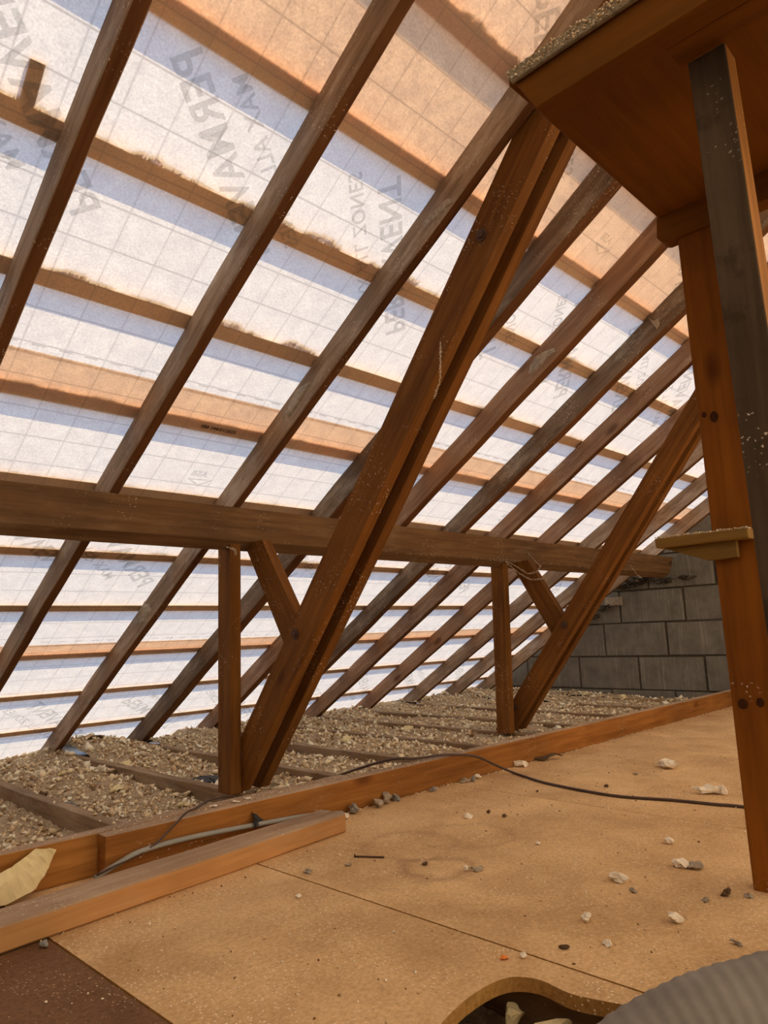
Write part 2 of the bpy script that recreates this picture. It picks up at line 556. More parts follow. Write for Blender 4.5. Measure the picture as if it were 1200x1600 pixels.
def slab(name, poly, thick, mw, mat, parent=None, bevel=0.0015, seg=0.0, wob=0.0, seed=0, t0=0.0):
    """extrude a polygon in local (x, z) by thick along local y; grain runs along local x"""
    bm = bmesh.new()
    a = [bm.verts.new((p[0], t0, p[1])) for p in poly]
    b = [bm.verts.new((p[0], t0 + thick, p[1])) for p in poly]
    bm.faces.new(a)
    bm.faces.new(b[::-1])
    n = len(poly)
    for i in range(n):
        bm.faces.new((a[i], b[i], b[(i + 1) % n], a[(i + 1) % n]))
    bmesh.ops.recalc_face_normals(bm, faces=bm.faces)
    if bevel > 0:
        bmesh.ops.bevel(bm, geom=list(bm.edges), offset=bevel, segments=1, affect='EDGES', profile=0.6)
    if seg > 0:
        x0 = min(p[0] for p in poly)
        x1 = max(p[0] for p in poly)
        k = int((x1 - x0) / seg)
        for i in range(1, k):
            bmesh.ops.bisect_plane(bm, geom=list(bm.verts) + list(bm.edges) + list(bm.faces), plane_co=(x0 + (x1 - x0) * i / k, 0, 0), plane_no=(1, 0, 0))
        if wob > 0:
            for v in bm.verts:
                q = Vector((v.co.x * 3.1 + seed * 9.7, v.co.y * 9, v.co.z * 9))
                v.co.y += wob * noise.noise(q)
                v.co.z += wob * noise.noise(q + Vector((31, 7, 3)))
                q2 = q * 5
                v.co.z += wob * .35 * noise.noise(q2)
    bmesh.ops.triangulate(bm, faces=[f for f in bm.faces if len(f.verts) > 4])
    me = bpy.data.meshes.new(name)
    bm.to_mesh(me)
    bm.free()
    return link(name, me, mat, parent, mw)


def timber(name, A, B, w, h, mat, parent=None, up=(0, 0, 1), seg=0.12, wob=0.0012, seed=0, bevel=0.0018, under=None, top=None):
    """straight timber from A to B (centre line), w across, h in the up direction"""
    A, B = Vector(A), Vector(B)
    d = (B - A)
    L = d.length
    x = d.normalized()
    y = Vector(up).cross(x).normalized()
    z = x.cross(y)
    mw = Matrix((x, y, z)).transposed().to_4x4()
    mw.translation = A
    poly = [(0, -h / 2), (L, -h / 2), (L, h / 2), (0, h / 2)]
    o = slab(name, poly, w, mw, mat, parent, bevel, seg, wob, seed, t0=-w / 2)
    if under is not None:                       # the face turned away from 'up' takes a second material of another tone
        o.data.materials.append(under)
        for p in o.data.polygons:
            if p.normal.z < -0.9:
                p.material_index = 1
    if top is not None:                         # dust lies on the upper face
        o.data.materials.append(top)
        k = len(o.data.materials) - 1
        for p in o.data.polygons:
            if p.normal.z > 0.6:
                p.material_index = k
    return o


def yz_slab(name, pts, x0, thick, mat, parent=None, seed=0, seg=0.1, wob=0.001, bevel=0.0015):
    """plate lying in a plane of constant x; pts are (y, z); the grain follows the edge from pts[0] to pts[1]"""
    P = [Vector((0, p[0], p[1])) for p in pts]
    x = (P[1] - P[0]).normalized()
    y = Vector((1, 0, 0))
    z = x.cross(y)
    org = Vector((x0, P[0].y, P[0].z))
    mw = Matrix((x, y, z)).transposed().to_4x4()
    mw.translation = org
    poly = [((p - P[0]).dot(x), (p - P[0]).dot(z)) for p in P]
    return slab(name, poly, thick, mw, mat, parent, bevel, seg, wob, seed)


def chunk_mesh(name, size, seed, n=16, flat=1.0):
    rr = random.Random(seed)
    bm = bmesh.new()
    for i in range(n):
        v = Vector((rr.gauss(0, 1), rr.gauss(0, 1), rr.gauss(0, 1))).normalized() * rr.uniform(0.8, 1.0)
        bm.verts.new((v.x * size[0] / 2, v.y * size[1] / 2, v.z * size[2] / 2))
    res = bmesh.ops.convex_hull(bm, input=list(bm.verts))
    bmesh.ops.delete(bm, geom=[g for g in res['geom_interior'] if isinstance(g, bmesh.types.BMVert)], context='VERTS')
    zs = min(v.co.z for v in bm.verts)
    for v in bm.verts:
        v.co.z -= zs
    bmesh.ops.subdivide_edges(bm, edges=list(bm.edges), cuts=2, use_grid_fill=True)
    size = tuple(k * 1.0 for k in size)
    for v in bm.verts:
        q = v.co * (2.2 / max(size[0], 1e-4)) * 2 + Vector((seed, seed * .3, 0))
        v.co += Vector((noise.noise(q), noise.noise(q + Vector((9, 1, 5))), noise.noise(q + Vector((3, 8, 2))) * .6)) * max(size[0], size[1]) * 0.17
    zs = min(v.co.z for v in bm.verts)
    for v in bm.verts:
        v.co.z -= zs
    me = bpy.data.meshes.new(name)
    bm.to_mesh(me)
    bm.free()
    return me


def piece(name, loc, size, mat, label, cat, seed, rz=0.0, tilt=0.0, group=None, n=14):
    me = chunk_mesh(name, size, seed, n)
    mw = Matrix.Translation(Vector(loc)) @ Matrix.Rotation(rz, 4, 'Z') @ Matrix.Rotation(tilt, 4, 'X')
    o = link(name, me, mat, None, mw)
    return tag(o, label, cat, group)


def crumbs(name, pts, sizes, mat, seed, parent=None, flat=False):
    """many small angular crumbs in one mesh; pts (n,3), sizes (n,3)"""
    rg = np.random.default_rng(seed)
    base = np.array([(1, 0, 0), (-1, 0, 0), (0, 1, 0), (0, -1, 0), (0, 0, 1), (0, 0, -1)], float)
    F = np.array([(0, 2, 4), (2, 1, 4), (1, 3, 4), (3, 0, 4), (2, 0, 5), (1, 2, 5), (3, 1, 5), (0, 3, 5)])
    n = len(pts)
    V = base[None] * rg.uniform(0.55, 1.15, (n, 6, 1)) + rg.normal(0, 0.22, (n, 6, 3))
    q = rg.normal(0, 1, (n, 4))
    q /= np.linalg.norm(q, axis=1)[:, None]
    w, x, y, z = q.T
    Rm = np.stack([1 - 2 * (y * y + z * z), 2 * (x * y - z * w), 2 * (x * z + y * w), 2 * (x * y + z * w), 1 - 2 * (x * x + z * z), 2 * (y * z - x * w),
                   2 * (x * z - y * w), 2 * (y * z + x * w), 1 - 2 * (x * x + y * y)], 1).reshape(n, 3, 3)
    V = V * (sizes[:, None, :] / 2)
    if flat:
        V[..., 2] *= .45
        q[:, 1:3] *= .25
        q /= np.linalg.norm(q, axis=1)[:, None]
        w, x, y, z = q.T
        Rm = np.stack([1 - 2 * (y * y + z * z), 2 * (x * y - z * w), 2 * (x * z + y * w), 2 * (x * y + z * w), 1 - 2 * (x * x + z * z), 2 * (y * z - x * w),
                       2 * (x * z - y * w), 2 * (y * z + x * w), 1 - 2 * (x * x + y * y)], 1).reshape(n, 3, 3)
    V = np.einsum('nij,nkj->nki', Rm, V) + pts[:, None, :]
    Fa = F[None] + (np.arange(n) * 6)[:, None, None]
    me = bpy.data.meshes.new(name)
    nv, nf = n * 6, n * 8
    me.vertices.add(nv)
    me.vertices.foreach_set('co', V.reshape(-1).astype(np.float32))
    me.loops.add(nf * 3)
    me.loops.foreach_set('vertex_index', Fa.reshape(-1).astype(np.int32))
    me.polygons.add(nf)
    me.polygons.foreach_set('loop_start', (np.arange(nf) * 3).astype(np.int32))
    me.update(calc_edges=True)
    me.validate()
    return link(name, me, mat, parent)


def tube(name, pts, r, mat, parent=None, sides=8, smooth_n=6, flat=None):
    P = [Vector(p) for p in pts]
    pp = []
    for i in range(len(P) - 1):
        p0 = P[max(i - 1, 0)]
        p1, p2 = P[i], P[i + 1]
        p3 = P[min(i + 2, len(P) - 1)]
        for k in range(smooth_n):
            t = k / smooth_n
            pp.append(0.5 * ((2 * p1) + (-p0 + p2) * t + (2 * p0 - 5 * p1 + 4 * p2 - p3) * t * t + (-p0 + 3 * p1 - 3 * p2 + p3) * t ** 3))
    pp.append(P[-1])
    verts, faces = [], []
    for i, p in enumerate(pp):
        d = (pp[min(i + 1, len(pp) - 1)] - pp[max(i - 1, 0)]).normalized()
        a = d.cross(Vector((0, 0, 1)))
        if a.length < 1e-3:
            a = Vector((1, 0, 0))
        a.normalize()
        b = a.cross(d)
        rr = r(i / (len(pp) - 1)) if callable(r) else r
        for k in range(sides):
            an = 2 * math.pi * k / sides
            verts.append(p + a * rr * math.cos(an) + b * rr * math.sin(an) * (flat or 1.0))
    for i in range(len(pp) - 1):
        for k in range(sides):
            k2 = (k + 1) % sides
            faces.append((i * sides + k, i * sides + k2, (i + 1) * sides + k2, (i + 1) * sides + k))
    faces.append(tuple(range(sides))[::-1])
    faces.append(tuple((len(pp) - 1) * sides + k for k in range(sides)))
    me = bpy.data.meshes.new(name)
    me.from_pydata([tuple(v) for v in verts], [], faces)
    return link(name, me, mat, parent, None, smooth=True)


# ------------------------------------------------------------------ floor, ceiling below, walls
floor = empty('floor', (0, 0, 0), 'chipboard loft floor laid over the joists', None, None, 'structure')


def sheet(x0, x1, y0, y1, mat, z=0.0, hole=None):
    g = 0.0019
    outer = [Vector((x0 + g, y0, 0)), Vector((x1 - g, y0, 0)), Vector((x1 - g, y1, 0)), Vector((x0 + g, y1, 0))]
    loops = [outer] + ([hole] if hole else [])
    tris = tessellate_polygon(loops)
    flat = [p for l in loops for p in l]
    n = len(flat)
    T = 0.022
    vs = [(p.x, p.y, z) for p in flat] + [(p.x, p.y, z - T) for p in flat]
    fs, mi = [], []
    for t in tris:
        a, b, c = (flat[i] for i in t)
        t = tuple(t)
        if (b - a).cross(c - a).z < 0:
            t = t[::-1]
        fs.append(t)
        mi.append(0)
        fs.append(tuple(i + n for i in t[::-1]))
        mi.append(1)
    o = 0
    for l in loops:
        k = len(l)
        for i in range(k):
            j = (i + 1) % k
            fs.append((o + i, o + i + n, o + j + n, o + j))
            mi.append(1)
        o += k
    me = bpy.data.meshes.new('chipboard_sheet')
    me.from_pydata(vs, [], fs)
    me.materials.append(mat)
    me.materials.append(M_CHIP_E)
    me.polygons.foreach_set('material_index', mi)
    bm = bmesh.new()
    bm.from_mesh(me)
    bmesh.ops.recalc_face_normals(bm, faces=bm.faces)
    bm.to_mesh(me)
    bm.free()
    return link('chipboard_sheet', me, None, floor)


hp = [(0.62, 0.60), (0.72, 0.70), (0.838, 0.747), (0.932, 0.764), (1.008, 0.756), (1.037, 0.715), (1.030, 0.655), (1.040, 0.610), (1.055, 0.55), (1.05, 0.44), (0.97, 0.36), (0.82, 0.34), (0.68, 0.42)]
hole = []
for i in range(len(hp)):
    p0, p1, p2, p3 = (Vector((*hp[(i + k) % len(hp)], 0)) for k in (-1, 0, 1, 2))
    for k in range(5):
        t = k / 5
        hole.append(0.5 * ((2 * p1) + (-p0 + p2) * t + (2 * p0 - 5 * p1 + 4 * p2 - p3) * t * t + (-p0 + 3 * p1 - 3 * p2 + p3) * t ** 3))
sheet(XW, 0.584, -2.4, 1.85, M_CHIP_D, -0.001)['label'] = 'dark brown stained chipboard sheet'
sheet(0.584, 1.102, -2.4, 1.85, M_CHIP, 0.0, hole)['label'] = 'chipboard sheet with a sawn curved hole'
sheet(1.102, 2.090, -2.4, 1.85, M_CHIP, 0.0005)
sheet(2.090, XE, -2.4, 1.85, M_CHIP, 0.0)

ceil_me = bpy.data.meshes.new('ceiling')
ceil_me.from_pydata([(XW, -4.4, -.16), (XE, -4.4, -.16), (XE, 4.4, -.16), (XW, 4.4, -.16), (XW, -4.4, -.175), (XE, -4.4, -.175), (XE, 4.4, -.175), (XW, 4.4, -.175)], [],
                    [(0, 1, 2, 3), (7, 6, 5, 4), (0, 4, 5, 1), (1, 5, 6, 2), (2, 6, 7, 3), (3, 7, 4, 0)])
tag(link('ceiling', ceil_me, M_CEIL), 'plasterboard ceiling of the room below the joists', None, None, 'structure')

# gable wall of scratched grey blocks
gable = empty('wall_gable', (XE, 0, 0), 'grey block gable wall at the far end of the loft', None, None, 'structure')
BH, BW = 0.268, 0.532
mort = bpy.data.meshes.new('mortar_bed')


def clip_roof(bm, off=0.0):
    for sgn in (1, -1):
        nrm = Vector((0, ST * sgn, CT))
        pt = RP(0, 1.0, 0.1005 - off)
        if sgn < 0:
            yr = (RIDGE_S - 0.0629) * CT * 2
            pt = Vector((0, yr - pt.y, pt.z))
        r = bmesh.ops.bisect_plane(bm, geom=list(bm.verts) + list(bm.edges) + list(bm.faces), plane_co=pt, plane_no=nrm, clear_outer=True)
        ed = [g for g in r['geom_cut'] if isinstance(g, bmesh.types.BMEdge)]
        if ed:
            bmesh.ops.contextual_create(bm, geom=ed)


bm = bmesh.new()
bmesh.ops.create_cube(bm, size=1, matrix=Matrix.Translation((XE + .061, 0, 1.3)) @ Matrix.Diagonal((.10, 9.6, 3.2, 1)))
clip_roof(bm)
bm.to_mesh(mort)
bm.free()
link('mortar_bed', mort, M_MORTAR, gable)
row = 0
z = 0.022 - BH
while z < 2.8:
    off = {0: 0.30, 1: 0.052, 2: 0.325, 3: 0.165, 4: 0.43}.get(row, (row * .27) % BW)
    y = -4.6 - BW + (off - (-4.6)) % BW
    while y < 4.6:
        zz0, zz1 = z + .005, z + BH - .006
        ya, yb = y + .006, y + BW - .006
        if min(abs(ya), abs(yb)) * 0.629 + zz0 < 2.75:
            bm = bmesh.new()
            j = rnd.uniform(-.006, .006)
            ya, yb, zz0, zz1 = ya + rnd.uniform(-.004, .006), yb + rnd.uniform(-.008, .003), zz0 + rnd.uniform(-.002, .004), zz1 + rnd.uniform(-.006, .002)
            bmesh.ops.create_cube(bm, size=1, matrix=Matrix.Translation((XE + .06 + j, (ya + yb) / 2, (zz0 + zz1) / 2)) @ Matrix.Diagonal((.12, yb - ya, zz1 - zz0, 1)))
            clip_roof(bm)
            if len(bm.faces) >= 5:
                zmax = max(v.co.z for v in bm.verts)
                bmesh.ops.bevel(bm, geom=list(bm.edges), offset=.003, segments=1, affect='EDGES')
                me = bpy.data.meshes.new('block')
                bm.to_mesh(me)
                link('block', me, M_BLOCK, gable)
            bm.free()
        y += BW
    z += BH
    row += 1

bm = bmesh.new()
bmesh.ops.create_cube(bm, size=1, matrix=Matrix.Translation((XE - .004, 2.87, .742)) @ Matrix.Diagonal((.03, .15, .070, 1)))
me = bpy.data.meshes.new('brick')
bmesh.ops.bevel(bm, geom=list(bm.edges), offset=.004, segments=1, affect='EDGES')
bm.to_mesh(me)
bm.free()
link('brick', me, M_STONE, gable)['label'] = 'small tan cut brick set in the blockwork'
for i, (y, z, a, b) in enumerate(((2.62, .86, .30, .07), (2.78, .83, .24, .05), (2.42, .855, .22, .05), (2.97, .66, .22, .05), (2.25, .87, .16, .05), (3.2, .55, .16, .06), (3.08, .60, .18, .05))):
    o = link('mortar_patch', chunk_mesh('mortar_patch', (.05, a, b), 600 + i, 20), M_MORTAR, gable, Matrix.Translation((XE - .004, y, z)))
for nm, X0, X1 in (('wall_near', XW - .12, XW),):
    bm = bmesh.new()
    bmesh.ops.create_cube(bm, size=1, matrix=Matrix.Translation(((X0 + X1) / 2, 0, 1.3)) @ Matrix.Diagonal((X1 - X0, 9.6, 3.2, 1)))
    clip_roof(bm)
    me = bpy.data.meshes.new(nm)
    bm.to_mesh(me)
    bm.free()
    tag(link(nm, me, M_BLOCK), 'grey block wall at the near end of the loft', None, None, 'structure')

# eaves boards closing the foot of both slopes
tag(timber('trim_eaves', (XW, 4.43, -.14), (XE, 4.43, -.14), .022, .16, M_JOIST, wob=0.002), 'dark brown board along the eaves', None, None, 'structure')
YR = (RIDGE_S - 0.0629) * CT
tag(timber('trim_eaves_behind', (XW, 2 * YR - 4.43, -.11), (XE, 2 * YR - 4.43, -.11), .022, .16, M_JOIST), 'brown board along the opposite eaves', None, None, 'structure')

# ------------------------------------------------------------------ joists
joists = [(-.52, 'out of reach at the near end'), (-.02, 'nearest the dark floor sheet'), (0.455, 'at the very left, under the yellow foam slab'), (1.088, 'nearest sloping joist at left, ending behind the curb end'),
          (1.597, 'under the foot of the nearest truss'), (2.03, 'just right of the nearest truss foot'), (2.49, 'second to the right of the nearest truss'),
          (2.955, 'third to the right of the nearest truss'), (3.40, 'under the second truss foot'), (3.84, 'just past the second truss foot'),
          (4.37, 'second past the far truss'), (4.88, 'third past the far truss'), (5.38, 'last one before the block wall')]
for i, (x, d) in enumerate(joists):
    o = timber('ceiling_joist', (x + .022, 4.38, -.088), (x + .022, -2.4, -.088), .044, .131, M_JOIST, seed=i, seg=.2, wob=.002)
    tag(o, 'dusty ceiling joist ' + d, 'joist', 'joists running to the eaves')

# ------------------------------------------------------------------ rafters
right_edges = [0.04, 0.587, 1.10, 1.601, 2.125, 2.578, 3.047, 3.455, 3.97, 4.50, 5.01, 5.46]
rdesc = ['rafter just outside the left of the view', 'brown rafter at top left, first from the left, dusty side face', 'second rafter from the left, broad pale brown side with white dust',
         'third rafter from the left, streaked with pale mortar, beside the nearest truss', 'dark rafter just right of the nearest truss struts, meeting the platform corner',
         'fifth rafter from the left, with an oval mortar smear on its side', 'dark sixth rafter from the left with a bird-shaped white splash', 'reddish seventh rafter from the left',
         'eighth rafter from the left, running down behind the second truss', 'ninth rafter from the left, beyond the second truss', 'tenth rafter from the left, low and nearly hidden by the second truss',
         'last rafter against the block gable wall']
rmat = [M_RAFTER, M_RAFTER, M_RAFTER, M_RAFTER, M_RAFTER_D, M_RAFTER_R, M_RAFTER_D, M_RAFTER_R, M_RAFTER_R, M_RAFTER, M_RAFTER, M_RAFTER]
RWS = [.038, .038, .038, .038, .058, .052, .052, .044, .040, .040, .040, .040]
for i, (xr, d, mt) in enumerate(zip(right_edges, rdesc, rmat)):
    RW = RWS[i]
    xc = xr - RW / 2
    a, b = RP(xc, RIDGE_S + .02, .05), RP(xc, 5.17, .05)
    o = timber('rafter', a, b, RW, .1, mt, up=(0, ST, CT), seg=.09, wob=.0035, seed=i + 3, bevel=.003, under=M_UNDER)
    tag(o, d, 'rafter', 'rafters of the near slope')
zr = RP(0, RIDGE_S, .06).z
tag(timber('ridge_board', (XW, YR, zr - .03), (XE, YR, zr - .03), .024, .17, M_RAFTER_D), 'dark ridge board at the top of the rafters', 'ridge board')

# old mortar smears on the side faces of some rafters
smears = [(3, 1.5625, [(2.045, 1.349), (1.998, 1.399), (1.944, 1.441), (1.856, 1.452), (1.82, 1.482), (1.871, 1.437), (1.923, 1.398), (1.988, 1.347)]),
          (3, 1.5625, [(1.329, 1.798), (1.294, 1.814), (1.257, 1.822), (1.209, 1.842), (1.181, 1.82), (1.238, 1.798), (1.296, 1.782)]),
          (5, 2.526, [(1.579, 1.642), (1.543, 1.684), (1.497, 1.698), (1.448, 1.696), (1.437, 1.679), (1.482, 1.659), (1.535, 1.624), (1.575, 1.612)]),
          (6, 2.995, [(1.239, 1.907), (1.216, 1.875), (1.195, 1.877), (1.183, 1.854), (1.2, 1.827), (1.215, 1.853)]),
          (3, 1.5625, [(3.197, 0.638), (3.149, 0.696), (3.088, 0.737), (3.015, 0.703), (3.074, 0.643), (3.123, 0.628)])]
rafters = [o for o in C.objects if o.name.split('.')[0] == 'rafter']
for ri, xx, pts in smears:
    bm = bmesh.new()
    rr = random.Random(ri * 7 + len(pts))
    cy, cz = sum(p[0] for p in pts) / len(pts), sum(p[1] for p in pts) / len(pts)
    ring = []
    for i in range(len(pts)):
        a, b = pts[i], pts[(i + 1) % len(pts)]
        for k in range(4):
            t = k / 4
            j = rr.uniform(.88, 1.10)
            y, z = a[0] + (b[0] - a[0]) * t, a[1] + (b[1] - a[1]) * t
            ring.append((cy + (y - cy) * j, cz + (z - cz) * j))
    outer = [bm.verts.new((xx, p[0], p[1])) for p in ring]
    inner = [bm.verts.new((xx - .0045 - rr.uniform(0, .002), cy + (p[0] - cy) * .72, cz + (p[1] - cz) * .72)) for p in ring]
    k = len(ring)
    for i in range(k):
        bm.faces.new((outer[i], outer[(i + 1) % k], inner[(i + 1) % k], inner[i]))
    bm.faces.new(inner)
    bmesh.ops.triangulate(bm, faces=bm.faces)
    bmesh.ops.recalc_face_normals(bm, faces=bm.faces)
    me = bpy.data.meshes.new('mortar_smear')
    bm.to_mesh(me)
    bm.free()
    link('mortar_smear', me, M_SMEAR, rafters[ri], Matrix())['label'] = 'pale splash of old mortar'

# ------------------------------------------------------------------ membrane, battens
SB = [1.49, 1.84, 2.218, 2.607, 2.978, 3.362, 3.732, 4.117, 4.484, 4.857]


def membrane(name, s0, s1, d, mat, label, flip=False, nx=90):
    ns = max(2, int((s1 - s0) / .06))
    vs, fs = [], []
    for j in range(ns + 1):
        for i in range(nx + 1):
            x = XW + (XE - XW) * i / nx
            s = s0 + (s1 - s0) * j / ns
            q = Vector((x * 2.0, s * 3.0, 0))
            vs.append((x, s, d + 0.0003 * noise.noise(q)))
    for j in range(ns):
        for i in range(nx):
            a = j * (nx + 1) + i
            fs.append((a, a + 1, a + nx + 2, a + nx + 1))
    me = bpy.data.meshes.new(name)
    me.from_pydata(vs, [], fs)
    base = RM.copy()
    base.translation = RP(0, 0, 0)
    if flip:
        base = Matrix.Translation((0, 2 * YR, 0)) @ Matrix.Diagonal((1, -1, 1, 1)) @ base
        bm = bmesh.new()
        bm.from_mesh(me)
        bm.transform(base)
        bm.to_mesh(me)
        bm.free()
        base = Matrix()
    o = link(name, me, mat, None, base, smooth=True)
    return tag(o, label, 'membrane', 'roofing membrane courses')


mem_low = membrane('roofing_membrane', 3.99, 5.235, .1045, M_MEM, 'lowest course of white translucent roofing membrane, down to the eaves')
mem_mid = membrane('roofing_membrane', 2.43, 4.005, .1058, M_MEM, 'middle course of white translucent membrane, behind the long purlin')
mem_top = membrane('roofing_membrane', RIDGE_S, 2.445, .1071, M_MEM, 'upper course of white translucent membrane with large lettering')
lap1 = membrane('membrane_lap', 2.4305, 2.59, .1085, M_MEM_OUT, 'narrow amber lap of membrane between the upper and middle courses')
lap2 = membrane('membrane_lap', 3.9905, 4.10, .1072, M_MEM_OUT, 'narrow amber lap of membrane low down near the eaves')
ridge_mem = membrane('ridge_membrane', RIDGE_S, 1.462, .1092, M_MEM_OUT, 'amber tinted second layer of membrane over the top of the roof')
mem_back = membrane('roofing_membrane', RIDGE_S, 5.235, .1045, M_MEM, 'white translucent membrane of the opposite slope', flip=True)

bdesc = {0: 'roofing batten high up behind the platform', 1: 'batten crossing the amber membrane at the top', }
battens = [0.775 - .02, 1.145] + SB
for i, s in enumerate(battens):
    w = .055 if i < 6 else .047
    dd = (.1098, .1098, .1098, .1078, .1078, .1091, .1064, .1064, .1064, .1078, .1051, .1051)[i] + .0125
    a, b = RP(XW, s - w / 2, dd), RP(XE, s - w / 2, dd)
    o = timber('roof_batten', a, b, w, .025, M_BATTEN, up=(0, ST, CT), seg=.25, wob=.0003, seed=i + 60, bevel=.0008)
    k = len(battens) - i
    words = ['zero', 'lowest', 'second', 'third', 'fourth', 'fifth', 'sixth', 'seventh', 'eighth', 'ninth', 'tenth', 'eleventh', 'twelfth'][k]
    ex = {1: 'roof batten just above the eaves', 12: 'topmost roof batten, hidden above the platform'}.get(k, words + ' roof batten up from the eaves, seen through the membrane')
    tag(o, ex, 'batten', 'tiling battens outside the membrane')
# battens of the opposite slope: stays out (photo shows nothing of them)

# short offcut of batten stood on the second visible batten, top left
tag(timber('batten_offcut', RP(.462, 1.690, .1135), RP(.468, 1.782, .1135), .034, .012, M_BATTEN, up=(0, ST, CT), wob=0), 'short batten offcut standing on a batten at top left', 'offcut')

# sawdust and crumbs caught above some battens
rg = np.random.default_rng(5)
for k, (s, w, runs) in enumerate([(1.84, .055, [(.25, 1.10, 1.0), (1.10, 1.75, 1.2), (1.75, 3.4, .35)]), (2.218, .055, [(.55, .82, .8), (.82, 1.15, .4), (1.15, 1.65, 1.1), (2.2, 3.6, .6)]),
                                  (2.607, .055, [(.55, 1.0, .45), (1.0, 3.0, .22)]), (2.978, .047, [(.6, 1.9, .35), (2.2, 3.0, .3)]), (3.362, .047, [(.8, 2.4, .55)]), (1.145, .055, [(1.3, 2.9, .5)])]):
    pts = []
    for (x0, x1, amp) in runs:
        n = int((x1 - x0) * 3400)
        xs = rg.uniform(x0, x1, n)
        hh = np.array([max(0, noise.noise(Vector((x * 9, s * 3, 0))) * .9 + noise.noise(Vector((x * 31, s, 4))) * .5 + .42) for x in xs]) * .030 * amp
        t = rg.uniform(0, 1, n)
        for x, h_, tt in zip(xs, hh, t):
            p = RP(x, s - w + .002 - h_ * tt, .1085 + .003 + rg.uniform(0, .006) * (1 - tt))
            pts.append(p)
    pts = np.array(pts)
    sz = rg.uniform(.003, .0075, (len(pts), 1)) * rg.uniform(.6, 1.2, (len(pts), 3))
    o = crumbs('sawdust', pts, sz, M_SAWDUST, 20 + k)
    tag(o, ['ragged sawdust caught above the batten at top left', 'crumbs of sawdust above the batten over the middle rafters', 'thin sawdust line above the batten over the amber lap',
            'sawdust line above the batten just over the purlin', 'crumbs above the batten just under the purlin', 'dust above the batten next to the platform'][k], 'sawdust', None, 'stuff')

# ------------------------------------------------------------------ printing on the membrane


def text_mesh(body, size, spacing=1.04, off=0.0):
    cu = bpy.data.curves.new('t', 'FONT')
    cu.body = body
    cu.size = size
    cu.space_character = spacing
    cu.offset = off
    cu.resolution_u = 3
    cu.fill_mode = 'BOTH'
    ob = bpy.data.objects.new('t', cu)
    C.objects.link(ob)
    dg = bpy.context.evaluated_depsgraph_get()
    me = bpy.data.meshes.new_from_object(ob.evaluated_get(dg))
    bpy.data.objects.remove(ob)
    bpy.data.curves.remove(cu)
    return me


me_big = text_mesh('PERMAVENT', .107, 1.03, .0022)
me_small = text_mesh('MAX ALL ZONES', .062, 1.1, .0010)
me_logo = text_mesh('ASB', .040, 1.05, .0010)
me_stamp = text_mesh('088 344/01/2025', .0215, 1.0, .0003)
for me_ in (me_big, me_small, me_logo):
    me_.materials.clear()
    me_.materials.append(M_PRINT)
me_stamp.materials.clear()
me_stamp.materials.append(M_PRINT_BLACK)


def put_text(me, name, x, s, r, u, d, parent, size_dx=0.0, size_dy=0.0):
    """r, u are the reading direction and the glyph-up direction in (x, s)"""
    R3 = Vector((r[0], r[1] * CT, -r[1] * ST))
    U3 = Vector((u[0], u[1] * CT, -u[1] * ST))
    p = RP(x, s, d) + R3 * size_dx + U3 * size_dy
    nn = R3.cross(U3)
    mw = Matrix((R3, U3, nn)).transposed().to_4x4()
    mw.translation = p
    return link(name, me, None, parent, mw)


a45 = math.radians(45)
for base_x, base_s, kind, par, kk in ((.745, 1.535, 'D', mem_top, 5), (.651, 1.953, 'U', mem_top, 5), (0.72, 3.06, 'D', mem_mid, 5), (.366, 3.503, 'U', mem_mid, 5),
                                      (.758, 4.586, 'D', mem_low, 5), (.61, 4.95, 'U', mem_low, 5), (1.50, .93, 'D', mem_top, 3)):
    for k in range(-1, kk):
        x = base_x + 1.13 * k
        if x > 5.3 or x < -1:
            continue
        if kind == 'D':
            r, u = (math.cos(a45 * .93), math.sin(a45 * .93)), (-math.sin(a45 * .93), math.cos(a45 * .93))
            put_text(me_big, 'lettering', x, base_s, r, u, .1017, par, -.03, -.035)
            put_text(me_small, 'small_lettering', x, base_s, r, u, .1017, par, .06, -.125)
        else:
            r, u = (-math.cos(a45 * 1.06), -math.sin(a45 * 1.06)), (math.sin(a45 * 1.06), -math.cos(a45 * 1.06))
            put_text(me_big, 'lettering', x, base_s, r, u, .1017, par, -.03, -.035)
            put_text(me_small, 'small_lettering', x, base_s, r, u, .1017, par, .12, -.125)


def tri_mesh(pts):
    me = bpy.data.meshes.new('chevron')
    me.from_pydata([(p[0], p[1], 0) for p in pts], [], [tuple(range(len(pts)))])
    me.materials.append(M_PRINT)
    return me


chev1 = tri_mesh([(-.02, -.012), (.075, -.018), (.028, -.045), (.020, -.040), (.05, -.024), (-.005, -.018)])
chev2 = tri_mesh([(-.035, -.012), (-.025, -.012), (.018, -.048), (.010, -.05)])
for (x, s, par) in ((1.455, 2.822, mem_mid), (2.6, 2.822, mem_mid), (3.45, 2.80, mem_mid), (2.42, 1.32, mem_top)):
    o = put_text(me_logo, 'printed_logo', x, s, (-1, 0), (0, -1), .1017, par)
    put_text(chev1, 'printed_chevron', x, s, (-1, 0), (0, -1), .1017, par)
    put_text(chev2, 'printed_chevron', x, s, (-1, 0), (0, -1), .1017, par)
stampb = put_text(me_stamp, 'batten_stamp', 1.308, 2.584, (1, 0), (0, -1), .1030, mem_mid)
stampb['label'] = 'small black stamp of numbers at the batten'
put_text(me_stamp, 'batten_stamp', .985, 4.115, (1, 0), (0, -1), .1030, mem_low)
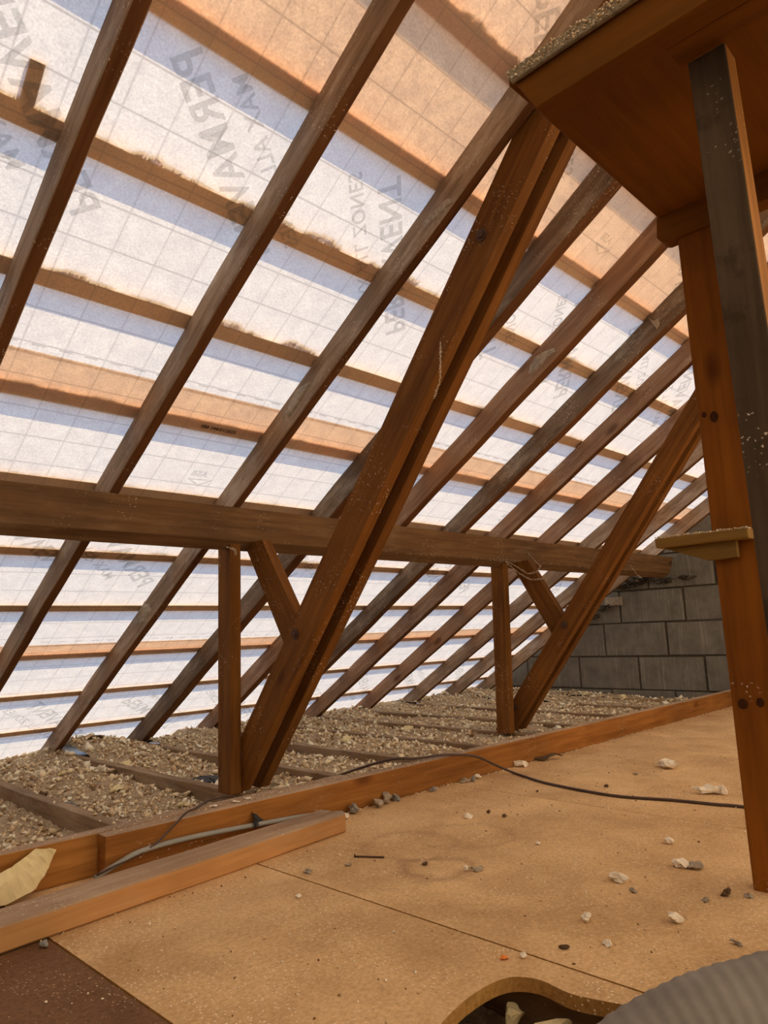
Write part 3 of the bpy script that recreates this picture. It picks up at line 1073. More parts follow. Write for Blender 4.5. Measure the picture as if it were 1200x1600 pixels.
# dashed print near the course edges
dm = bpy.data.meshes.new('dash')
dm.from_pydata([(0, 0, 0), (.038, 0, 0), (.038, .006, 0), (0, .006, 0)], [], [(0, 1, 2, 3)])
dm.materials.append(M_PRINT)
for s, par in ((2.408, mem_top), (3.965, mem_mid)):
    x = .60
    while x < 5.2:
        put_text(dm, 'printed_dash', x, s, (1, 0), (0, -1), .1017, par)
        x += .076

# ------------------------------------------------------------------ purlin
def purlin():
    e_d = Vector((0, CT, -ST))
    e_n = Vector((0, -0.30, 0.954))        # face leans a little less than square to the slope
    A = Vector((XW, 2.365, .934))
    h = .132
    w = .065
    P = [A, A + e_d * w, A + e_d * w + e_n * (h - .012), A + e_n * h]
    loc = [((p - A).dot(Vector((0, 1, 0))), (p - A).dot(Vector((0, 0, 1)))) for p in P]
    bm = bmesh.new()
    L = XE - XW - .02
    a = [bm.verts.new((0, p[0], p[1])) for p in loc]
    b = [bm.verts.new((L, p[0], p[1])) for p in loc]
    bm.faces.new(a)
    bm.faces.new(b[::-1])
    for i in range(4):
        bm.faces.new((a[i], b[i], b[(i + 1) % 4], a[(i + 1) % 4]))
    bmesh.ops.recalc_face_normals(bm, faces=bm.faces)
    bmesh.ops.bevel(bm, geom=list(bm.edges), offset=.002, segments=1, affect='EDGES')
    for i in range(1, 60):
        bmesh.ops.bisect_plane(bm, geom=list(bm.verts) + list(bm.edges) + list(bm.faces), plane_co=(L * i / 60, 0, 0), plane_no=(1, 0, 0))
    for v in bm.verts:
        q = Vector((v.co.x * 3, v.co.y * 9, v.co.z * 9))
        v.co.z += .002 * noise.noise(q)
        v.co.y += .002 * noise.noise(q + Vector((5, 5, 5)))
    me = bpy.data.meshes.new('purlin')
    bm.to_mesh(me)
    bm.free()
    o = link('purlin', me, M_PURLIN, None, Matrix.Translation(A))
    tag(o, 'long horizontal brown purlin carrying the rafters across the whole view', 'purlin')


purlin()

# ------------------------------------------------------------------ trusses
E_ = Vector((.618, -.786))
N_ = Vector((-.786, -.618))


def strut_poly(y, z, wdt, z_top, z_bot):
    """(y,z) on the upper edge line; cut level at z_bot, square at the top"""
    p = Vector((y, z))
    up = p + E_ * ((z - z_top) / .786)
    lo = p + E_ * ((z - z_bot) / .786)
    q = p + N_ * wdt
    lo2 = q + E_ * ((q.y - z_bot) / .786)
    up2 = up + N_ * wdt
    return [tuple(lo), tuple(up), tuple(up2), tuple(lo2)]


def truss(dx, label, post_lean=0.0, wd=.122, dy=0.0, far=False):
    root = empty('roof_truss', (1.6 + dx, 2.42, -.02), label, 'truss', 'bolted roof trusses')
    x = 1.610 + dx
    ztop = 2.02
    yz_slab('strut', strut_poly(1.222 + dy, 1.669, wd, 2.10, -.018), x, .044, M_STRUT, root, seed=1)
    yz_slab('strut', strut_poly(1.222 + dy, 1.669, wd, 2.10, -.018), x + .090, .044, M_STRUT, root, seed=2)
    # spacer blocks and packing between the two struts
    for t, ln in (((.62, .10), .20), ((-.45, .05), .16), ((1.22, .0), .14)):
        p = Vector((1.222 + dy, 1.669)) + E_ * (t[0] + .35)
        a = [p + N_ * .006, p + N_ * .006 + E_ * ln, p + N_ * (wd - .04) + E_ * ln, p + N_ * (wd - .04)]
        yz_slab('spacer_block', [tuple(q) for q in a], x + .0445, .045, M_STRUT, root, seed=5, seg=0)
    # upright post under the purlin
    xa = 1.559 + dx
    timber('post', (xa + .024 - post_lean * .04, 2.425, -.02), (xa + .024, 2.425, .925), .048, .088, M_STRUT, root, up=(0, 1, 0), seed=7)
    # raking brace between purlin and struts
    if not far:
        pts = [(2.425, .93), (2.150, .492), (2.075, .594), (2.303, .935)]
    else:
        pts = [(2.395, .93), (2.135, .476), (2.058, .575), (2.275, .935)]
    yz_slab('brace', pts, x + .0445, .044, M_STRUT, root, seed=9, seg=0)
    # bolts through the joints
    for (yy, zz) in ((2.40, .115), (2.045, .56), (1.13, 1.70)):
        bm = bmesh.new()
        bmesh.ops.create_cone(bm, cap_ends=True, segments=6, radius1=.011, radius2=.011, depth=.012, matrix=Matrix.Translation((x - .004, yy, zz)) @ Matrix.Rotation(math.pi / 2, 4, 'Y'))
        me = bpy.data.meshes.new('bolt')
        bm.to_mesh(me)
        bm.free()
        bo = link('bolt', me, M_IRON, root)
        bm = bmesh.new()
        bmesh.ops.create_cone(bm, cap_ends=True, segments=20, radius1=.020, radius2=.020, depth=.004, matrix=Matrix.Translation((x - .001, yy, zz)) @ Matrix.Rotation(math.pi / 2, 4, 'Y'))
        me = bpy.data.meshes.new('washer')
        bm.to_mesh(me)
        bm.free()
        link('washer', me, M_IRON, bo)
    return root


truss(0.0, 'nearest truss: paired raking struts, short post and brace under the purlin')
truss(1.83, 'second truss farther along, its struts crossing in front of the block wall', post_lean=1.0, wd=.098, far=True)

# ------------------------------------------------------------------ platform at upper right
pf = empty('loft_platform', (1.66, .54, 0), 'raised platform of board on bearers and posts at the upper right', 'platform')
bm = bmesh.new()
me = bpy.data.meshes.new('panel')
bmesh.ops.create_cube(bm, size=1, matrix=Matrix.Translation((1.3465, .001, 1.5355)) @ Matrix.Diagonal((.687, 1.242, .022, 1)))
bmesh.ops.bevel(bm, geom=list(bm.edges), offset=.002, segments=1, affect='EDGES')
bm.to_mesh(me)
bm.free()
link('panel', me, M_PANEL, pf)
yz_slab('edge_strip', [(.612, 1.522), (-.62, 1.522), (-.62, 1.549), (.622, 1.549)], .994, .009, M_DUST, pf, seed=14, wob=.002)['label'] = 'grey dusty strip along the platform edge'
# bearer 1, end cut to the slope of the roof; bearer 2 with a rounded end
yz_slab('bearer', [(.573, 1.452), (-.62, 1.452), (-.62, 1.5245), (.610, 1.5245)], 1.006, .045, M_PANEL, pf, seed=11)
yz_slab('bearer', [(.36, 1.452), (-.62, 1.452), (-.62, 1.5245), (.36, 1.5245)], 1.052, .052, M_PANEL, pf, seed=12)
yz_slab('bearer', [(.612, 1.457), (-.62, 1.457), (-.62, 1.5245), (.625, 1.5245), (.630, 1.475), (.622, 1.462)], 1.628, .045, M_PANEL, pf, seed=13)
po = timber('post', (1.664, .540, 0.0), (1.664, .540, 1.457), .050, .090, M_POST, pf, up=(0, 1, 0), seed=15, wob=.001)
po['label'] = 'orange brown post standing on the floor'
for y_, z_, a_, b_ in KNOTS:
    bm = bmesh.new()
    vs = [bm.verts.new((0, a_ * math.cos(t * math.pi / 8) * (1 + .12 * math.sin(t * 2.7)), b_ * math.sin(t * math.pi / 8))) for t in range(16)]
    c_ = bm.verts.new((-.0012, 0, 0))
    for t in range(16):
        bm.faces.new((vs[t], vs[(t + 1) % 16], c_))
    me = bpy.data.meshes.new('knot')
    bm.to_mesh(me)
    bm.free()
    link('knot', me, M_KNOT, po, Matrix.Translation((1.6378, y_, z_)))['label'] = 'dark red-brown knot'
pd = timber('post', (1.128, .300, 0.0), (1.128, .3165, 1.452), .050, .058, M_POSTD, pf, up=(0, 1, 0), seed=18, wob=.001, under=M_CURB)  # orange side face has the light on it painted in; front face is dusty
pd['label'] = 'dark dusty post close to the viewer'
yz_slab('noggin', [(.698, .719), (.498, .719), (.498, .741), (.700, .741)], 1.600, .038, M_SHELF, pf, seed=21, seg=0)
yz_slab('bracket', [(.690, .719), (.600, .719), (.530, .719), (.530, .683), (.590, .681)], 1.620, .016, M_SHELF, pf, seed=22, seg=0)

# dust and droppings lying along the platform's near edge
n = 1300
yy = rg.uniform(.05, .655, n)
pts = np.stack([.994 + rg.normal(0, .002, n), yy * .94, 1.549 - .024 * rg.uniform(0, 1, n) ** .7], 1)
o = crumbs('platform_dust', pts, rg.uniform(.0015, .007, (n, 1)) ** 1.0 * rg.uniform(.6, 1.1, (n, 3)), M_CHUNKS, 31)
tag(o, 'pale dust and crumbs along the platform edge', 'dust', None, 'stuff')
n = 420
pts = np.stack([rg.uniform(1.60, 1.638, n), rg.uniform(.50, .70, n), .742 + rg.uniform(0, .003, n)], 1)
o = crumbs('shelf_dust', pts, rg.uniform(.002, .006, (n, 3)), M_CHUNKS, 32)
tag(o, 'crumbs lying on the small horizontal timber of the post', 'dust', None, 'stuff')

# ------------------------------------------------------------------ edge timbers on the floor
o = timber('edge_timber', (XW, 1.827, .05), (1.63, 1.827, .05), .042, .098, M_CURB, seed=23, top=M_DUSTTOP)
tag(o, 'orange timber on edge at left, behind the yellow foam slab', 'timber')
o = timber('edge_timber', (.803, 1.782, .0495), (XE - .01, 1.782, .0495), .042, .097, M_CURB_DARK, seed=25, top=M_DUSTTOP)
tag(o, 'long orange timber on edge bounding the boards up to the block wall', 'timber')
yb = lambda x: 1.505 + (.098) * (x - .5)
o = timber('loose_timber', (-.45, yb(-.45) + .050, .0255), (1.425, yb(1.425) + .050, .0255), .098, .05, M_BEAM, seed=28, bevel=.004, top=M_DUSTTOP, wob=.0025, seg=.05)
tag(o, 'pale orange timber lying loose on the boards at lower left', 'timber')

# ------------------------------------------------------------------ cables, conduit
o = tube('grey_conduit', [(.775, 1.752, .012), (.83, 1.745, .034), (.888, 1.74, .050), (1.016, 1.74, .052), (1.214, 1.74, .042), (1.40, 1.74, .030), (1.535, 1.735, .012)], .0085, M_PIPE, sides=10, flat=.75)
tag(o, 'grey conduit lying between the loose timber and the edge timber', 'conduit')
o = tube('thin_cable', [(.775, 1.742, .022), (.90, 1.735, .052), (.968, 1.742, .088), (1.012, 1.752, .112), (1.07, 1.80, .106), (1.15, 1.86, .104), (1.25, 1.90, .09), (1.34, 2.02, .02), (1.42, 2.2, -.03)], .0030, M_CABLE)
tag(o, 'thin brown cable looping over the edge timber at the nearest truss foot', 'cable')
o = tube('black_cable', [(1.78, 2.1, .03), (1.88, 1.88, .103), (1.95, 1.80, .107), (2.05, 1.76, .108), (2.179, 1.72, .090), (2.30, 1.71, .040), (2.36, 1.68, .008), (2.33, 1.60, .005), (2.271, 1.456, .005),
                         (2.232, 1.20, .005), (2.277, 1.025, .005), (2.297, .897, .005), (2.312, .834, .005), (2.33, .60, .005), (2.30, .2, .005)], .0046, M_CABLE)
tag(o, 'dark cable trailing over the edge timber and across the boards', 'cable')

# ------------------------------------------------------------------ ribbed duct in the hole, lower right


def duct():
    P = [Vector(p) + Vector((.0, .030, .000)) for p in ((.86, .50, -.14), (.885, .485, -.06), (.925, .445, -.008), (.99, .375, .032), (1.06, .28, .062), (1.11, .17, .078), (1.14, .03, .081), (1.15, -.15, .081), (1.14, -.4, .081))]
    pp = []
    for i in range(len(P) - 1):
        p0 = P[max(i - 1, 0)]
        p1, p2 = P[i], P[i + 1]
        p3 = P[min(i + 2, len(P) - 1)]
        for k in range(30):
            t = k / 30
            pp.append(0.5 * ((2 * p1) + (-p0 + p2) * t + (2 * p0 - 5 * p1 + 4 * p2 - p3) * t * t + (-p0 + 3 * p1 - 3 * p2 + p3) * t ** 3))
    L = 0
    ring = []
    S = 40
    verts, faces = [], []
    for i, p in enumerate(pp):
        if i:
            L += (pp[i] - pp[i - 1]).length
        d = (pp[min(i + 1, len(pp) - 1)] - pp[max(i - 1, 0)]).normalized()
        a = d.cross(Vector((0, 0, 1))).normalized()
        b = a.cross(d)
        r = .078 + .0008 * math.sin(L * 2 * math.pi / .017)
        for k in range(S):
            an = 2 * math.pi * k / S
            rr = r * (1 + .02 * noise.noise(Vector((an * 2, L * 30, 0))))
            verts.append(p + a * rr * math.cos(an) + b * rr * math.sin(an))
    for i in range(len(pp) - 1):
        for k in range(S):
            k2 = (k + 1) % S
            faces.append((i * S + k, i * S + k2, (i + 1) * S + k2, (i + 1) * S + k))
    me = bpy.data.meshes.new('flexible_duct')
    me.from_pydata([tuple(v) for v in verts], [], faces)
    m = plain('dusty_grey_duct', (0.30, 0.27, 0.225), rough=.75, var=.35, scale=9, bump=.2)
    o = link('flexible_duct', me, m, None, None, smooth=True)
    tag(o, 'dusty grey ribbed duct passing down through the sawn hole', 'duct')


duct()

n = 260
an = rg.uniform(math.radians(50), math.radians(140), n)
yy = rg.uniform(-.1, .34, n)
ax = np.interp(yy, [-.15, .06, .2, .31, .405], [1.15, 1.14, 1.11, 1.06, .99])
az = np.interp(yy, [-.15, .06, .2, .31, .405], [.081, .081, .078, .062, .032])
pts = np.stack([ax - .0785 * np.cos(an), yy, az + .0785 * np.sin(an)], 1)
o = crumbs('duct_specks', pts, rg.uniform(.0015, .0045, (n, 3)), M_SPECKS, 63)
tag(o, 'white specks lying on the ribbed duct', 'specks', None, 'stuff')

# ------------------------------------------------------------------ insulation debris between the joists


def bed_z(x, y):
    q = Vector((x * 3.0, y * 2.4, 0))
    z = -.052 + .022 * noise.noise(q) + .014 * noise.noise(q * 3.1 + Vector((4, 4, 4))) + .008 * noise.noise(q * 9)
    z += .010 * min(1, max(0, (x - 1.6) / 1.0))
    if x < 1.60 and y < 3.2:
        z -= .012
    if x < 1.08:
        z -= .016
    z += .10 * math.exp(-(((x - 1.75) / .22) ** 2 + ((y - 4.15) / .40) ** 2))
    z += .035 * math.exp(-(((x - 2.35) / .35) ** 2 + ((y - 3.9) / .35) ** 2))
    z += .03 * max(0, min(1, (y - 3.6) / .7)) if x > 2.4 else -.01 * max(0, min(1, (y - 3.6) / .7))
    z += .045 * max(0, min(1, (x - 4.3) / 1.2)) * max(0, min(1, (y - 2.4) / 1.2))
    if y < 2.0:
        z -= .03 * (2.0 - y) if y > 1.2 else .03
    # dark hollow beside the nearest truss
    if x < 2.6 and y < 3.4:
        z -= .014
    z -= .07 * math.exp(-(((x - 1.86) / .10) ** 2 + ((y - 3.0) / .10) ** 2))
    return max(min(z, .06), -.155)


def bed(x0, x1, y0, y1, step, lbl):
    nx, ny = int((x1 - x0) / step), int((y1 - y0) / step)
    vs = np.zeros(((nx + 1) * (ny + 1), 3), np.float32)
    k = 0
    for j in range(ny + 1):
        y = y0 + (y1 - y0) * j / ny
        for i in range(nx + 1):
            x = x0 + (x1 - x0) * i / nx
            z = bed_z(x, y) + .006 * noise.noise(Vector((x * 60, y * 60, 1)))
            vs[k] = (x, y, z)
            k += 1
    ii, jj = np.meshgrid(np.arange(nx), np.arange(ny))
    a = (jj * (nx + 1) + ii).reshape(-1)
    F = np.stack([a, a + 1, a + nx + 2, a + nx + 1], 1)
    me = bpy.data.meshes.new('insulation_debris')
    me.vertices.add(len(vs))
    me.vertices.foreach_set('co', vs.reshape(-1))
    me.loops.add(len(F) * 4)
    me.loops.foreach_set('vertex_index', F.reshape(-1).astype(np.int32))
    me.polygons.add(len(F))
    me.polygons.foreach_set('loop_start', (np.arange(len(F)) * 4).astype(np.int32))
    me.update(calc_edges=True)
    o = link('insulation_debris', me, M_DEBRIS, None, None, smooth=True)
    tag(o, lbl, 'debris', None, 'stuff')


bays = ['under the dark floor sheet at far left', 'in the bay behind the yellow foam slab', 'in the wide near bay before the nearest truss', 'in the bay right behind the nearest truss',
        'in the first full bay right of the nearest truss', 'in the bay where the dark cable leaves the debris', 'in the bay just before the second truss', 'in the bay under the second truss',
        'in the bay beyond the second truss', 'in the second bay beyond the second truss', 'in the last full bay before the block wall', 'in the strip against the block wall']
edges = [j[0] for j in joists[1:]] + [XE]
for i in range(len(edges) - 1):
    x0, x1 = edges[i] + .046, edges[i + 1] - .002
    bed(x0, x1, .30 if x1 < 1.7 else 1.75, 4.395, .014 if x1 < 2.7 else .02, 'brown crumbled insulation ' + bays[i])

def scatter(n, x0, x1, y0, y1, smin, smax, seed, name, lbl, power=2.2, lift=.3, flat=False):
    r = np.random.default_rng(seed)
    xs, ys = r.uniform(x0, x1, n), r.uniform(y0, y1, n)
    keep = np.array([noise.noise(Vector((x * 2.5, y * 2.5, 8))) + r.uniform(-.7, .7) > -.25 for x, y in zip(xs, ys)])
    xs, ys = xs[keep], ys[keep]
    # keep clear of joists' tops
    on = np.zeros(len(xs), bool)
    for jx, _ in joists:
        on |= (xs > jx - .006) & (xs < jx + .05)
    xs, ys = xs[~on | (r.uniform(0, 1, len(xs)) < .05)], ys[~on | (r.uniform(0, 1, len(ys)) < .0)] if False else ys
    m = min(len(xs), len(ys))
    xs, ys = xs[:m], ys[:m]
    s = smin + (smax - smin) * r.uniform(0, 1, m) ** power
    zs = np.array([bed_z(x, y) for x, y in zip(xs, ys)]) + s * lift
    for jx, _ in joists:
        f = (xs > jx - .004) & (xs < jx + .048)
        zs[f] = np.maximum(zs[f], -.021)
    o = crumbs(name, np.stack([xs, ys, zs], 1), s[:, None] * r.uniform(.55, 1.25, (m, 3)), M_CHUNKS, seed, flat=flat)
    tag(o, lbl, 'debris', None, 'stuff')


scatter(34000, -.2, 2.9, 1.87, 4.38, .005, .030, 41, 'insulation_crumbs', 'pale crumbs and flakes strewn on the nearer debris', power=2.6)
scatter(16000, 2.9, 5.63, 1.82, 4.38, .006, .030, 42, 'insulation_crumbs', 'pale crumbs and flakes strewn on the farther debris')
scatter(2600, -.1, 2.9, 1.9, 4.36, .02, .062, 44, 'insulation_flakes', 'larger pale flakes strewn on the nearer debris', power=2.0, lift=.2, flat=True)
scatter(900, 2.9, 5.6, 1.9, 4.3, .02, .065, 45, 'insulation_flakes', 'larger pale flakes strewn on the farther debris', power=2.0, lift=.2, flat=True)
scatter(500, .3, 1.08, .35, .85, .006, .03, 43, 'insulation_crumbs', 'crumbs on the ceiling seen down the sawn hole')

# specks on the boards
r = np.random.default_rng(51)
n = 9500
xs, ys = r.uniform(.0, 4.6, n), r.uniform(.15, 1.755, n)
hm = np.array([1 if (.60 < x < 1.06 and .34 < y < .78) else 0 for x, y in zip(xs, ys)], bool)
xs, ys = xs[~hm], ys[~hm]
s = .0013 + .0052 * r.uniform(0, 1, len(xs)) ** 3.2
zz = np.full(len(xs), .0) + s * .25
o = crumbs('floor_specks', np.stack([xs, ys, zz], 1), s[:, None] * r.uniform(.6, 1.2, (len(xs), 3)), M_SPECKS, 52)
tag(o, 'fine white and brown specks strewn over the chipboard', 'specks', None, 'stuff')
# crumbs gathered along the foot of the long edge timber
n = 700
xs = r.uniform(1.45, 4.9, n)
pts = np.stack([xs, 1.757 - np.abs(r.normal(0, .006, n)), .002 + np.abs(r.normal(0, .001, n))], 1)
o = crumbs('floor_specks', pts, r.uniform(.002, .007, (n, 1)) * r.uniform(.6, 1.2, (n, 3)), M_CHUNKS, 53)
tag(o, 'line of crumbs along the foot of the long edge timber', 'specks', None, 'stuff')
# crumbs on top of the timbers
n = 1800
xs = r.uniform(-.3, 4.5, n)
pts = np.stack([xs, r.uniform(1.763, 1.845, n), np.full(n, .0995)], 1)
pts[:, 2] = np.where((pts[:, 1] > 1.803) & (xs > 1.63), -.04, .0995)
pts = pts[(pts[:, 2] > 0) & ((xs > .81) | (pts[:, 1] > 1.808))]
o = crumbs('timber_dust', pts, r.uniform(.0015, .005, (len(pts), 3)), M_CHUNKS, 54)
tag(o, 'dust and crumbs on top of the edge timbers', 'dust', None, 'stuff')

# ------------------------------------------------------------------ single pieces on the boards (x, y, size, material, label)
fb = [
    ((2.786, 1.254), (.085, .05, .028), M_WHITE, 'white plaster flake on the boards, farthest from the camera', 'flake'),
    ((2.449, .973), (.085, .035, .030), M_WHITE, 'white twisted flake on the boards just beyond the dark cable', 'flake'),
    ((1.694, .756), (.030, .034, .020), M_WHITE, 'pale half of a broken lump near the post foot', 'lump'),
    ((1.700, .728), (.036, .034, .022), M_STONE, 'grey-brown half of a broken lump near the post foot', 'lump'),
    ((1.521, .821), (.046, .030, .018), M_WHITE, 'white lump left of the broken lump', 'lump'),
    ((1.383, .640), (.026, .026, .018), M_WHITE, 'round whitish lump between duct and broken lump', 'lump'),
    ((1.288, .768), (.030, .018, .013), M_WHITE, 'small two-lobed white crumb in the middle right of the boards', 'crumb'),
    ((1.852, .852), (.024, .022, .014), M_WHITE, 'pale pebble halfway between cable and broken lump', 'pebble'),
    ((1.574, .618), (.024, .022, .024), M_DARKBIT, 'dark pointed stone left of the post foot', 'stone'),
    ((1.517, .635), (.018, .014, .010), M_STONE, 'small brown stone beside the dark pointed stone', 'stone'),
    ((1.753, 1.418), (.032, .026, .014), M_WHITE, 'white flat crumb below the black cable start', 'crumb'),
    ((1.390, 1.107), (.036, .022, .010), M_STONE, 'flat brown chip right of the water stain', 'chip'),
    ((1.374, 1.125), (.012, .012, .012), M_WHITE, 'tiny white crumb touching the flat brown chip', 'crumb'),
    ((1.138, 1.411), (.032, .018, .009), M_STONE, 'flat grey-brown chip in front of the loose timber', 'chip'),
    ((1.230, 1.372), (.020, .014, .008), M_STONE, 'small tan chip beside the rusty nail', 'chip'),
    ((1.347, 1.231), (.022, .012, .009), M_DARKBIT, 'dark splinter inside the water stain', 'splinter'),
    ((1.831, 1.400), (.016, .014, .012), M_DARKBIT, 'small dark stone, left one of two near the board joint', 'stone'),
    ((1.822, 1.335), (.018, .014, .012), M_DARKBIT, 'small dark stone, right one of two near the board joint', 'stone'),
    ((2.155, 1.435), (.014, .012, .008), M_DARKBIT, 'dark crumb just under the cable in mid floor', 'crumb'),
    ((1.486, .771), (.030, .016, .007), M_STONE, 'flat pale brown chip right of the white lump', 'chip'),
    ((1.219, .689), (.026, .014, .008), M_WHITE, 'flat white crumb above the duct', 'crumb'),
    ((1.157, .741), (.022, .012, .009), M_DARKBIT, 'dark brown splinter above the hole at right', 'splinter'),
    ((1.060, .795), (.016, .012, .009), M_ORANGEBIT, 'small orange crumb just behind the sawn hole', 'crumb'),
    ((2.353, 1.285), (.020, .016, .012), M_DARKBIT, 'dark crumb beyond the cable near the far flake', 'crumb'),
    ((2.60, 1.30), (.026, .018, .008), M_STONE, 'brown chip left of the farthest plaster flake', 'chip'),
    ((1.352, .522), (.026, .018, .008), M_STONE, 'brown chip next to the top of the duct', 'chip'),
    ((1.589, .578), (.020, .016, .012), M_STONE, 'brown stone right in front of the post foot', 'stone'),
    ((.563, 1.478), (.020, .016, .014), M_GREYBIT, 'pale grey pebble against the loose timber at lower left', 'pebble'),
    ((1.647, 1.108), (.014, .012, .008), M_WHITE, 'small white crumb in the middle of the boards', 'crumb'),
    ((1.085, .775), (.014, .012, .008), M_WHITE, 'white crumb beside the orange crumb', 'crumb'),
    ((1.02, 1.30), (.014, .012, .006), M_WHITE, 'white crumb on the empty chipboard at lower middle', 'crumb'),
    ((2.14, 1.738), (.040, .030, .020), M_STONE, 'brown lump at the foot of the edge timber by the board joint', 'lump'),
    ((2.17, 1.722), (.030, .024, .024), M_GREYBIT, 'grey lump leaning on the brown lump by the board joint', 'lump'),
    ((2.225, 1.742), (.026, .02, .018), M_WHITE, 'pale chip beside the grey lump by the board joint', 'chip'),
    ((2.502, 1.742), (.060, .030, .024), M_WHITE, 'pale flat stone where the cable crosses the edge timber', 'stone'),
    ((2.66, 1.742), (.16, .020, .014), M_DARKBIT, 'dark sliver lying along the foot of the edge timber', 'sliver'),
    ((1.684, 1.732), (.052, .040, .030), M_STONE, 'brown mortar lump, front one at the end of the loose timber', 'lump'),
    ((1.735, 1.740), (.040, .036, .050), M_STONE, 'tall brown mortar lump against the edge timber', 'lump'),
    ((1.785, 1.745), (.036, .030, .040), M_GREYBIT, 'grey mortar lump at the right of the lumps by the timber end', 'lump'),
    ((1.585, 1.735), (.036, .026, .040), M_GREYBIT, 'jagged grey chip at the end of the conduit', 'chip'),
    ((1.53, 1.715), (.030, .018, .018), M_WHITE, 'whitish chip touching the end of the loose timber', 'chip'),
    ((1.96, 1.735), (.030, .020, .022), M_GREYBIT, 'lone grey chip at the foot of the edge timber', 'chip'),
]
for i, ((x, y), sz, mt, lb, cat) in enumerate(fb):
    k_ = 1.35 if mt is M_WHITE else 1.15
    sz = (sz[0] * k_, sz[1] * k_, sz[2] * (1.2 if mt is M_WHITE else 1.0))
    piece({'flake': 'plaster_flake', 'lump': 'mortar_lump', 'chip': 'stone_chip'}.get(cat, cat), (x, y, .0003), sz, mt, lb, cat, 100 + i, rz=rnd.uniform(0, 3.1))

# rusty nail
nl = empty('rusty_nail', (1.308, 1.378, .003), 'short rusty nail lying on the boards by the loose timber', 'nail')
tube('shank', [(1.285, 1.408, .0032), (1.30, 1.385, .0030), (1.325, 1.345, .0030)], .0022, M_IRON, nl, sides=6, smooth_n=2)
tube('nail_head', [(1.284, 1.4095, .0045), (1.2855, 1.4075, .0045)], .0045, M_IRON, nl, sides=8, smooth_n=1)


def flake(name, pts, th, mw, mat, seed, bump=.006):
    """a torn flat slab: outline in local x,y, thickness z, crumpled"""
    loops = [Vector((p[0], p[1], 0)) for p in pts]
    dense = []
    rr = random.Random(seed)
    for i in range(len(loops)):
        a, b = loops[i], loops[(i + 1) % len(loops)]
        k = 5
        for j in range(k):
            p = a.lerp(b, j / k)
            jit = (b - a).length * .035
            if j:
                p += Vector((rr.uniform(-jit, jit), rr.uniform(-jit, jit), 0))
            dense.append(p)
    bm = bmesh.new()
    vs = [bm.verts.new(p) for p in dense]
    f = bm.faces.new(vs)
    bmesh.ops.triangulate(bm, faces=[f])
    bmesh.ops.subdivide_edges(bm, edges=list(bm.edges), cuts=2, use_grid_fill=True)
    r = bmesh.ops.extrude_face_region(bm, geom=list(bm.faces))
    for g in r['geom']:
        if isinstance(g, bmesh.types.BMVert):
            g.co.z += th
    for v in bm.verts:
        v.co.z += bump * noise.noise(Vector((v.co.x * 22 + seed, v.co.y * 22, 0))) + bump * .4 * noise.noise(Vector((v.co.x * 90, v.co.y * 90, seed)))
    bmesh.ops.recalc_face_normals(bm, faces=bm.faces)
    me = bpy.data.meshes.new(name)
    bm.to_mesh(me)
    bm.free()
    return link(name, me, mat, None, mw)


# yellow foam slab leaning on the edge timber at the left
fx, fz = Vector((1, 0, 0)), Vector((0, .36, .93)).normalized()
mw = Matrix((fx, fz, fx.cross(fz))).transposed().to_4x4()
mw.translation = Vector((.60, 1.757, .003))
tag(flake('foam_slab', [(-.15, 0), (-.02, .002), (.045, .018), (.075, .055), (.095, .088), (.050, .100), (.0, .074), (-.05, .058), (-.15, .03)], .014, mw, M_FOAM, 3, .011),
    'torn yellow foam slab leaning on the edge timber at far left', 'foam')

# torn dark plastic scrap on the conduit
mw = Matrix.Translation((1.225, 1.738, .046)) @ Matrix.Rotation(.5, 4, 'Z') @ Matrix.Rotation(1.05, 4, 'X')
tag(flake('plastic_scrap', [(-.025, -.01), (.028, -.006), (.018, .018), (.004, .034), (-.004, .012), (-.02, .016)], .002, mw, M_BLACK, 8, .012),
    'torn dark plastic scrap standing on the conduit', 'scrap')

db = [
    ((1.69, 3.50), (.075, .06), M_FOAM, 'yellowish foam flake on the debris under the left rafters', 'foam'),
    ((1.50, 2.62), (.062, .05), M_FOAM, 'pale foam lump in the debris behind the thin cable', 'foam'),
    ((2.30, 2.10), (.12, .05), M_FOAM, 'long pale foam flake beside the start of the dark cable', 'foam'),
    ((2.22, 1.95), (.08, .04), M_FOAM, 'short pale foam flake against the edge timber by the cable', 'foam'),
    ((3.35, 3.15), (.16, .08), M_FOAM, 'large pale foam flake in the debris left of the second truss', 'foam'),
    ((2.49, 2.28), (.06, .05), M_FOAM, 'small pale lump in the debris above the dark cable', 'foam'),
    ((1.20, 2.95), (.085, .030), M_GREYBIT, 'grey slate-like strip on the debris in the nearest bay', 'slate strip'),
    ((1.22, 3.30), (.09, .030), M_DARKBIT, 'dark wood scrap in the nearest bay of debris', 'scrap'),
    ((1.76, 4.02), (.10, .035), M_DARKBIT, 'dark wood scrap on the heap at the rafter foot', 'scrap'),
    ((3.50, 2.36), (.13, .08), M_STONE, 'pinkish flat flake lying at the foot of the second truss', 'flake'),
    ((2.75, 3.06), (.10, .05), M_FOAM, 'pale flake in the debris right of the nearest truss', 'foam'),
    ((5.40, 2.75), (.12, .06), M_FOAM, 'white lump in the debris before the block wall, right one', 'lump'),
    ((5.45, 3.10), (.09, .06), M_FOAM, 'white lump in the debris before the block wall, left one', 'lump'),
    ((1.43, 3.05), (.07, .06), M_FOAM, 'pale crust on the debris beside the nearest truss joist', 'crust'),
    ((1.40, 3.55), (.07, .05), M_FOAM, 'pale crust near the eaves in the nearest bay', 'crust'),
    ((.85, 2.35), (.11, .08), M_STONE, 'dull brown tuft of insulation at the far left bay', 'insulation tuft'),
    ((1.35, 2.40), (.12, .07), M_STONE, 'brown woolly tuft of insulation behind the timber end', 'insulation tuft'),
]
